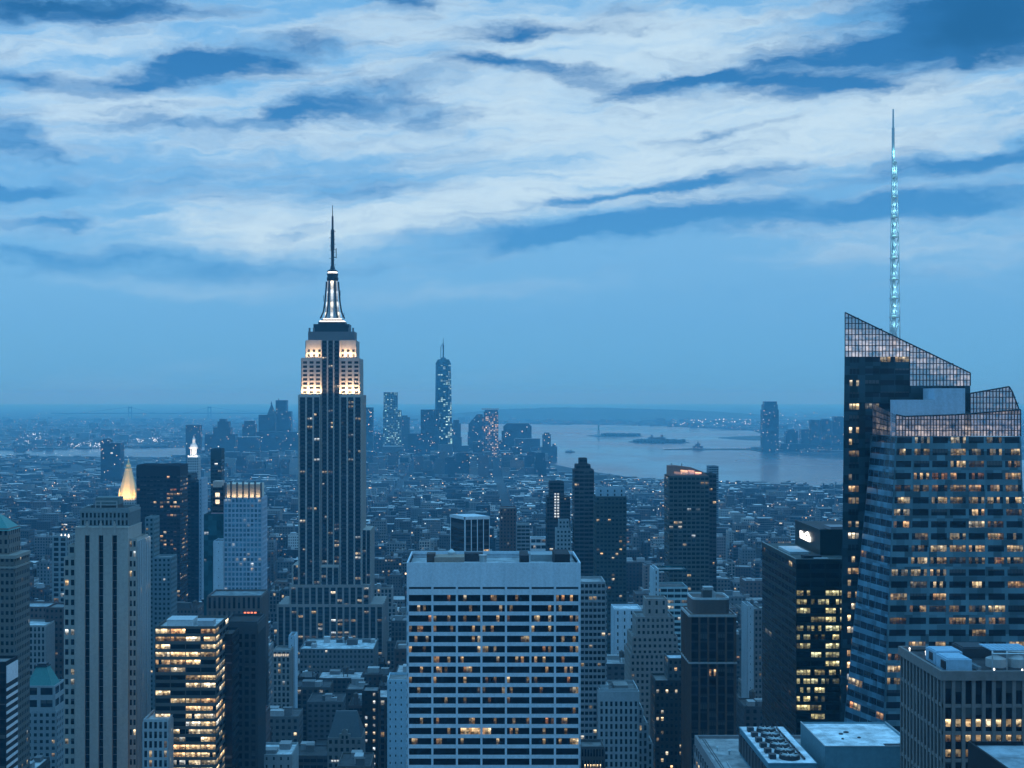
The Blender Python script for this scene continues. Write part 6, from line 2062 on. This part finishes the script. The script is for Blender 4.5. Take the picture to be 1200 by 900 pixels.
# far suspension bridge
D = 17000.0
T = Thing('suspension_bridge', 'faint far suspension bridge with two towers on the horizon', 'bridge', (wx(198, D), D, 0))
for px in (152.5, 245.5):
    xb = wx(px, D)
    mb = MB()
    for s in (-17, 17):
        mb.box(xb + s - 5, xb + s + 5, D - 6, D + 6, 0, wz(476.5, D))
    mb.box(xb - 17, xb + 17, D - 5, D + 5, wz(478.5, D), wz(476.8, D), 0, bottom=True).box(xb - 17, xb + 17, D - 5, D + 5, wz(484.5, D), wz(483.4, D), 0, bottom=True)
    T.part('bridge_tower', mb, ['dark_metal'])
T.part('deck', MB().box(wx(60, D), wx(330, D), D - 15, D + 15, 66, 76, 0, bottom=True), ['dark_metal'])
cb = MB()
P0 = [(60, 480 + 8), (152.5, 477), (176, 483.4), (199, 485), (222, 483.4), (245.5, 477), (330, 488)]
for a, b in zip(P0[:-1], P0[1:]):
    cb.bar((wx(a[0], D), D, wz(a[1], D)), (wx(b[0], D), D, wz(b[1], D)), 1.6)
T.part('cable', cb, ['dark_metal'])

# ================================================================ the blocks between: avenues, streets and lots
rng = np.random.default_rng(2024)
PAL = .72 * np.array([(.15, .13, .12), (.19, .17, .155), (.12, .085, .075), (.22, .215, .21), (.27, .26, .25), (.10, .10, .105), (.17, .18, .185), (.30, .30, .295), (.14, .105, .095), (.08, .075, .075)])
CNAME = ['brown grey', 'tan', 'red brown', 'grey', 'pale grey', 'charcoal', 'slate grey', 'whitish', 'brown', 'blackish']
lots = []
for ia in range(-14, 16):
    xa, xb = -225 + ia * 290 + 15, -225 + (ia + 1) * 290 - 15
    for js in range(7, 96):
        ya, yb = js * 80 + 9, js * 80 + 71
        if xa / ya > .45 or xb / ya < -.40:
            continue
        for row in range(2):
            y0 = ya + row * 31.5
            x = xa
            while x < xb - 9:
                far = ya > 3200
                wdt = rng.uniform(14, 34) if not far else rng.uniform(20, 52)
                wdt = min(wdt, xb - x)
                if xb - x - wdt < 9:
                    wdt = xb - x
                lots.append((x, x + wdt - .3, y0 + rng.uniform(0, 1.2), y0 + rng.uniform(24, 30.5)))
                x += wdt
lots = np.array(lots)
cxl, cyl = (lots[:, 0] + lots[:, 1]) / 2, lots[:, 2]
px = CX + cxl / cyl * F
ok = (px > -60) & (px < 1260) & ~in_bay(cxl, cyl) & ~in_bay(cxl + 40, cyl + 25) & ~in_bay(cxl, cyl + 60)
ok &= ~((cyl > 6400) & (px > 200) & (px < 660))
ok &= ~((cxl > 1200) & (cyl > 5500))
lots = lots[ok]
f = np.array(FOOT)
hit = np.zeros(len(lots), bool)
for a in f:
    hit |= (lots[:, 0] < a[1] + 1.5) & (lots[:, 1] > a[0] - 1.5) & (lots[:, 2] < a[3] + 1.5) & (lots[:, 3] > a[2] - 1.5)
lots = lots[~hit]
cxl, cyl = (lots[:, 0] + lots[:, 1]) / 2, lots[:, 2]
px = CX + cxl / cyl * F
base_h = np.interp(cyl, [600, 1500, 2400, 3500, 4800, 5600, 6500, 7600], [52, 46, 34, 24, 20, 34, 22, 14])
h = base_h * np.exp(rng.normal(0, .52, len(lots)))
tall = rng.random(len(lots)) < np.interp(cyl, [800, 2500, 5000, 6500], [.16, .09, .05, .03])
h[tall] *= rng.uniform(1.5, 2.4, tall.sum())
dtn = (cyl > 4600) & (px > 225) & (px < 640)
h[dtn] *= 1.6
ylim = np.interp(cyl, [600, 800, 1000, 1200, 1500, 2000, 3000, 4500, 5500, 6500], [850, 800, 750, 712, 660, 616, 580, 556, 540, 528])
esbw = (px > 312) & (px < 468) & (cyl < 1290)
ylim = np.where(esbw, np.maximum(ylim, np.interp(cyl, [600, 900, 1290], [850, 800, 762])), ylim)
ylim = np.where(dtn, np.minimum(ylim, 528), ylim)
ylim = np.where((px > 640) & (cyl > 4000), np.maximum(ylim, np.interp(px, [640, 700, 760, 990], [540, 553, 561, 566])), ylim)
ylim = ylim + rng.uniform(0, 26, len(lots)) * np.interp(cyl, [600, 3000], [1, .35])
zmax = H - (ylim - CY) / F * cyl
h = np.minimum(h, zmax)
kp = (h > 7) & ~(cyl < 690) & ~((cyl < 765) & (px > 655) & (px < 940)) & ~((cyl < 760) & (px < 130))
lots, h, cxl, cyl, px = lots[kp], h[kp], cxl[kp], cyl[kp], px[kp]
NL = len(lots)
ci = rng.integers(0, len(PAL), NL)
tint = PAL[ci] * np.exp(rng.normal(-.05, .5, (NL, 1)))

# which of them show: a coarse depth picture, nearest first
PW, PH = 1200, 900
buf = np.zeros((PH, PW), bool)
items = [(a[2], 0, -1, a) for a in ZB] + [(lots[i, 2], 1, i, (lots[i, 0], lots[i, 1], lots[i, 2], lots[i, 3], h[i])) for i in range(NL)]
items.sort(key=lambda t_: t_[0])
seen = np.zeros(NL)
scr = np.zeros((NL, 2))
for d_, kind, i, (x0, x1, y0, y1, z) in items:
    if y0 < 100:
        continue
    fx0, fx1 = CX + x0 / y0 * F, CX + x1 / y0 * F
    fy = CY - (z - H) / y0 * F
    by = CY + H / y0 * F
    bx0, bx1 = CX + x0 / y1 * F, CX + x1 / y1 * F
    yb_ = CY - (z - H) / y1 * F
    boxes = [(fx0, fx1, fy, by)]
    if yb_ < fy:
        boxes.append((max(fx0, bx0) if x0 > 0 else fx0, min(fx1, bx1) if x1 < 0 else fx1, yb_, fy) if False else ((fx0 + bx0) / 2, (fx1 + bx1) / 2, yb_, fy))
    if bx1 > fx1:
        boxes.append((fx1, bx1, fy, by))
    if bx0 < fx0:
        boxes.append((bx0, fx0, fy, by))
    n_ = 0
    sx_ = sy_ = 0.0
    for (a, b, c, e_) in boxes:
        a, b, c, e_ = max(0, int(round(a))), min(PW, int(round(b))), max(0, int(round(c))), min(PH, int(round(e_)))
        if b > a and e_ > c:
            sub = buf[c:e_, a:b]
            k_ = (~sub).sum()
            if k_ and kind:
                n_ += k_
                yy, xx = np.nonzero(~sub)
                sx_ += (xx.sum() + a * k_)
                sy_ += (yy.sum() + c * k_)
            sub[:] = True
    if kind:
        seen[i] = n_
        if n_:
            scr[i] = (sx_ / n_, sy_ / n_)
NEAR = 300
order = np.argsort(-seen)
near_ix = [i for i in order[:NEAR] if seen[i] > 30]
near_set = set(near_ix)

# everything farther: one mass
mb = MB()
T3, B3 = [], []
far_ix = [i for i in range(NL) if i not in near_set and (seen[i] > 0 or cyl[i] > 1500)]
for i in far_ix:
    x0, x1, y0, y1 = lots[i]
    n0 = 5
    hh = h[i]
    if hh > 26 and rng.random() < .5 and x1 - x0 > 12:
        z1 = hh * rng.uniform(.6, .85)
        a, b = rng.uniform(.05, .3), rng.uniform(.05, .3)
        mb.box(x0, x1, y0, y1, 0, z1).box(x0 + (x1 - x0) * a, x1 - (x1 - x0) * b, y0 + 2.5, y1 - 2, z1, hh)
        n0 = 10
    else:
        mb.box(x0, x1, y0, y1, 0, hh)
    if cyl[i] < 4500 and rng.random() < .75:
        a = rng.uniform(.1, .6)
        w_ = (x1 - x0) * .25
        xx, yy = x0 + (x1 - x0) * a, y0 + 9 + rng.uniform(0, 8)
        mb.box(xx, xx + w_, yy, yy + 5, hh, hh + rng.uniform(2, 5))
        n0 += 5
        if rng.random() < .6:
            xx, yy = x0 + (x1 - x0) * rng.uniform(.05, .75), y0 + rng.uniform(3, 20)
            mb.box(xx, xx + 3.5, yy, yy + 3.5, hh, hh + rng.uniform(3, 8))
            n0 += 5
    T3 += [tint[i]] * n0
    B3 += [i * .173 + .05] * n0
# across the East River, the far bank and the plain behind: low houses, thinner with distance
r2 = np.random.default_rng(77)
cnt = 0
while cnt < 9000:
    yy = 6200 * math.exp(r2.uniform(0, 1.0))
    pxx = r2.uniform(-40, 1240)
    xx = wx(pxx, yy)
    if in_bay(np.array([xx]), np.array([yy]))[0] or in_bay(np.array([xx]), np.array([yy + 120]))[0]:
        cnt += .25
        continue
    if (yy < 6600 and 225 < pxx < 660) or (pxx > 640 and yy < 6700):
        cnt += .25
        continue
    cnt += 1
    w_ = r2.uniform(12, 45) * (1 + yy / 12000)
    hh = r2.uniform(6, 13) * (1.0 if r2.random() > .06 else r2.uniform(2, 4.5))
    mb.box(xx, xx + w_, yy, yy + 25, 0, hh)
    T3 += [PAL[r2.integers(0, 10)]] * 5
    B3 += [5000 + cnt * .31] * 5
o = mb.build('distant_buildings', ['far'], attrs=False)
far_attrs(o, T3, B3)
tag(o, kind='stuff')

# lights of the far shores, as lamps on short masts
r3 = np.random.default_rng(5)
mb = MB()


def lamp_at(x_, y_, z_, s_):
    mb.box(x_ - s_ * .12, x_ + s_ * .12, y_, y_ + s_ * .2, 0, z_).box(x_ - s_, x_ + s_, y_ - s_, y_, z_, z_ + s_ * 1.6, 1, bottom=True)


def strew(n, x0, x1, y0, y1, s=(.35, 1.0), z=(8, 22)):
    k_ = 0
    while k_ < n:
        py = r3.uniform(y0, y1)
        pxx = r3.uniform(x0, x1)
        D_ = min(40000, H * F / max(2, py - CY))
        x_ = wx(pxx, D_)
        k_ += .2
        if in_bay(np.array([x_]), np.array([D_]))[0]:
            continue
        k_ += .8
        lamp_at(x_, D_, r3.uniform(*z), D_ / F * .38 * r3.uniform(*s))


strew(330, -10, 330, 484, 545, (.25, .7))
strew(40, 20, 48, 510, 524, (.5, 1.1))
strew(50, 82, 120, 524, 531, (.6, 1.2))
strew(30, 160, 190, 517, 521, (.6, 1.3))
strew(120, 770, 990, 485, 503, (.4, 1.1))
strew(60, 790, 880, 488, 499, (.7, 1.4))
strew(40, 840, 905, 508, 517, (.4, .9))
strew(90, 560, 800, 478, 497, (.2, .5))
strew(40, 895, 990, 520, 534, (.4, .8))
for px_, n_ in ((775, 26),):
    for k in range(44):
        p = 778 + k * 2.8
        D_ = 7020
        lamp_at(wx(p, D_), D_, 6 + r3.uniform(0, 3), .9 * r3.uniform(.4, 1.2))
o = mb.build('shore_lights', ['dark_metal', 'shore_lamp'], attrs=False)
tag(o, kind='stuff')

# ---------------------------------------------------------------- the 300 that show largest, one by one
ORD = ['nearest', 'second', 'third', 'fourth', 'fifth', 'sixth', 'seventh', 'eighth', 'ninth', 'tenth', 'eleventh', 'twelfth', 'thirteenth', 'fourteenth', 'fifteenth', 'sixteenth', 'seventeenth', 'eighteenth', 'nineteenth', 'twentieth']
info = {}
for i in near_ix:
    best = min(HERO, key=lambda q_: ((q_[1] - scr[i, 0]) ** 2 + (q_[2] - scr[i, 1]) ** 2))
    ddx, ddy = scr[i, 0] - best[1], scr[i, 1] - best[2]
    if abs(ddx) > abs(ddy) * .8:
        side = 'right of' if ddx > 0 else 'left of'
    else:
        side = 'below' if ddy > 0 else 'above'
    info[i] = [best[0], side, math.hypot(ddx, ddy)]
ranks = {}
for i in near_ix:
    ranks.setdefault((info[i][0], info[i][1]), []).append(i)
for k_, v in ranks.items():
    v.sort(key=lambda i: info[i][2])
    for n_, i in enumerate(v):
        info[i].append(n_)

AREA_PARTS = 260      # visible pixels above which windows and roof pieces become parts of their own
for i in near_ix:
    x0, x1, y0, y1 = lots[i]
    hh = float(h[i])
    D = y0
    r = np.random.default_rng(1000 + i)
    big = seen[i] > AREA_PARTS
    ph, side, _, rk = info[i]
    roofc = r.choice([.04, .07, .12, .2, .34, .5], p=[.2, .25, .2, .15, .12, .08])
    tank = D < 1900 and r.random() < .45
    size = 'low' if hh < 30 else ('mid-rise' if hh < 62 else 'tall')
    roofn = 'tank-topped' if tank else ('light-roofed' if roofc > .3 else 'dark-roofed' if roofc < .1 else 'flat-roofed')
    rank = ORD[min(rk, 19)]
    colr = CNAME[ci[i]]
    lab = '%s %s %s block, %s %s %s' % (roofn, colr, size, rank, side, ph)
    nm = {'low': 'loft_building', 'mid-rise': 'office_block', 'tall': 'apartment_tower'}[size]
    T = Thing(nm, lab, 'building', ((x0 + x1) / 2, (y0 + y1) / 2, 0), 'ordinary blocks between the towers')
    col = tint[i]
    bay = r.uniform(2.8, 4.2)
    fh = r.uniform(3.4, 4.2)
    style = r.choice(['p', 'p', 'p', 'b', 's'])
    kw = dict(p=dict(pier=r.uniform(.4, .62), span=r.uniform(.42, .55), pp=.15, ps=.12), b=dict(pier=.1, span=.48, pp=.12, ps=.15), s=dict(pier=.4, span=.3, pp=.4, ps=.1))[style]
    lp = dict(base=r.choice([.01, .03, .06]), rowp=r.choice([0, .03, .08]), fill=.6, lo=.3, hi=1.1, hue=(.45, .95))
    shapes = [(x0, x1, y0, y1, 0.0, hh)]
    if hh > 30 and r.random() < .5 and x1 - x0 > 13:
        z1 = hh * r.uniform(.6, .85)
        shapes = [(x0, x1, y0, y1, 0.0, z1), (x0 + r.uniform(1.5, 4), x1 - r.uniform(1.5, 4), y0 + r.uniform(1.5, 4), y1 - 1, z1, hh)]
    body, glass = MB(), MB()
    roofm = MB()
    for (a, b, c, d_, zb, zt_) in shapes:
        body.box(a, b, c, d_, zb, zt_, 0, top=False)
        vis0 = max(zb, 0)
        nf = max(1, int(round((zt_ - zb - 1) / fh)))
        for (q0, q1, ln) in (((a, c), (b, c), b - a), ((a, d_), (a, c), d_ - c), ((b, c), (b, d_), d_ - c)):
            if q0 == (a, d_) and a < 0:
                continue
            if q0 == (b, c) and b > 0:
                continue
            nbb = max(1, int(round(ln / bay)))
            L = lits(r, nf, nbb, **lp)
            if big:
                facade(T, body, q0 + (zb,), q1 + (zb,), q0 + (zt_ - 1,), q1 + (zt_ - 1,), nbb, nf, r, lit=L, mode='band', **kw)
            else:
                facade(T, body, q0 + (zb,), q1 + (zb,), q0 + (zt_ - 1,), q1 + (zt_ - 1,), nbb, nf, r, lit=L, only_mesh=glass, **kw)
        for (ax, bx, ay, by_) in ((a, b, c, c + .4), (a, b, d_ - .4, d_), (a, a + .4, c + .4, d_ - .4), (b - .4, b, c + .4, d_ - .4)):
            body.box(ax, bx, ay, by_, zt_, zt_ + .9)
        body.quads([[(a - .2, c - .2, zt_ - .9), (b + .2, c - .2, zt_ - .9), (b + .2, c - .2, zt_ + .9), (a - .2, c - .2, zt_ + .9)]])
        roofm.quads([[(a, c, zt_ + .02), (b, c, zt_ + .02), (b, d_, zt_ + .02), (a, d_, zt_ + .02)]])
    T.part('wall', body, ['masonry'], col)
    T.part('roof', roofm, ['roofing'], (roofc, roofc, roofc * 1.03))
    if not glass.empty():
        T.part('glazing', glass, ['glass'])
    a, b, c, d_, zb, zt_ = shapes[-1]
    if D < 2200:
        rooftop(T, a + .5, b - .5, c + .5, d_ - .5, zt_, 3000 + i, (3 if big else 2), tank)
    T.windows_done(24)

# pavements of the near city blocks, with kerbs
pv = MB()
for ia in range(-5, 6):
    for js in range(7, 34):
        xa, xb = -225 + ia * 290 + 11, -225 + (ia + 1) * 290 - 11
        ya, yb = js * 80 + 5, js * 80 + 75
        if xa / ya > .45 or xb / ya < -.4:
            continue
        pv.box(xa, xb, ya, yb, 0, .14)
tag(pv.build('pavement', ['pavement'], attrs=False), kind='structure')
mk = MB()
for ia in range(-5, 6):
    xc = -225 + ia * 290
    for y in np.arange(560, 2700, 9.0):
        if -.4 < xc / y < .45:
            for dx_ in (-3.6, 0, 3.6):
                mk.quads([[(xc + dx_ - .08, y, .012), (xc + dx_ + .08, y, .012), (xc + dx_ + .08, y + 3, .012), (xc + dx_ - .08, y + 3, .012)]])
M['paint'] = make_ground('road_paint', (.6, .6, .58), (.8, .8, .78), .5)
tag(mk.build('road_markings', ['paint'], attrs=False), kind='structure')
print('LOTS', NL, 'near', len(near_ix), 'minseen', seen[near_ix[-1]] if near_ix else 0, 'objects', len(bpy.data.objects))
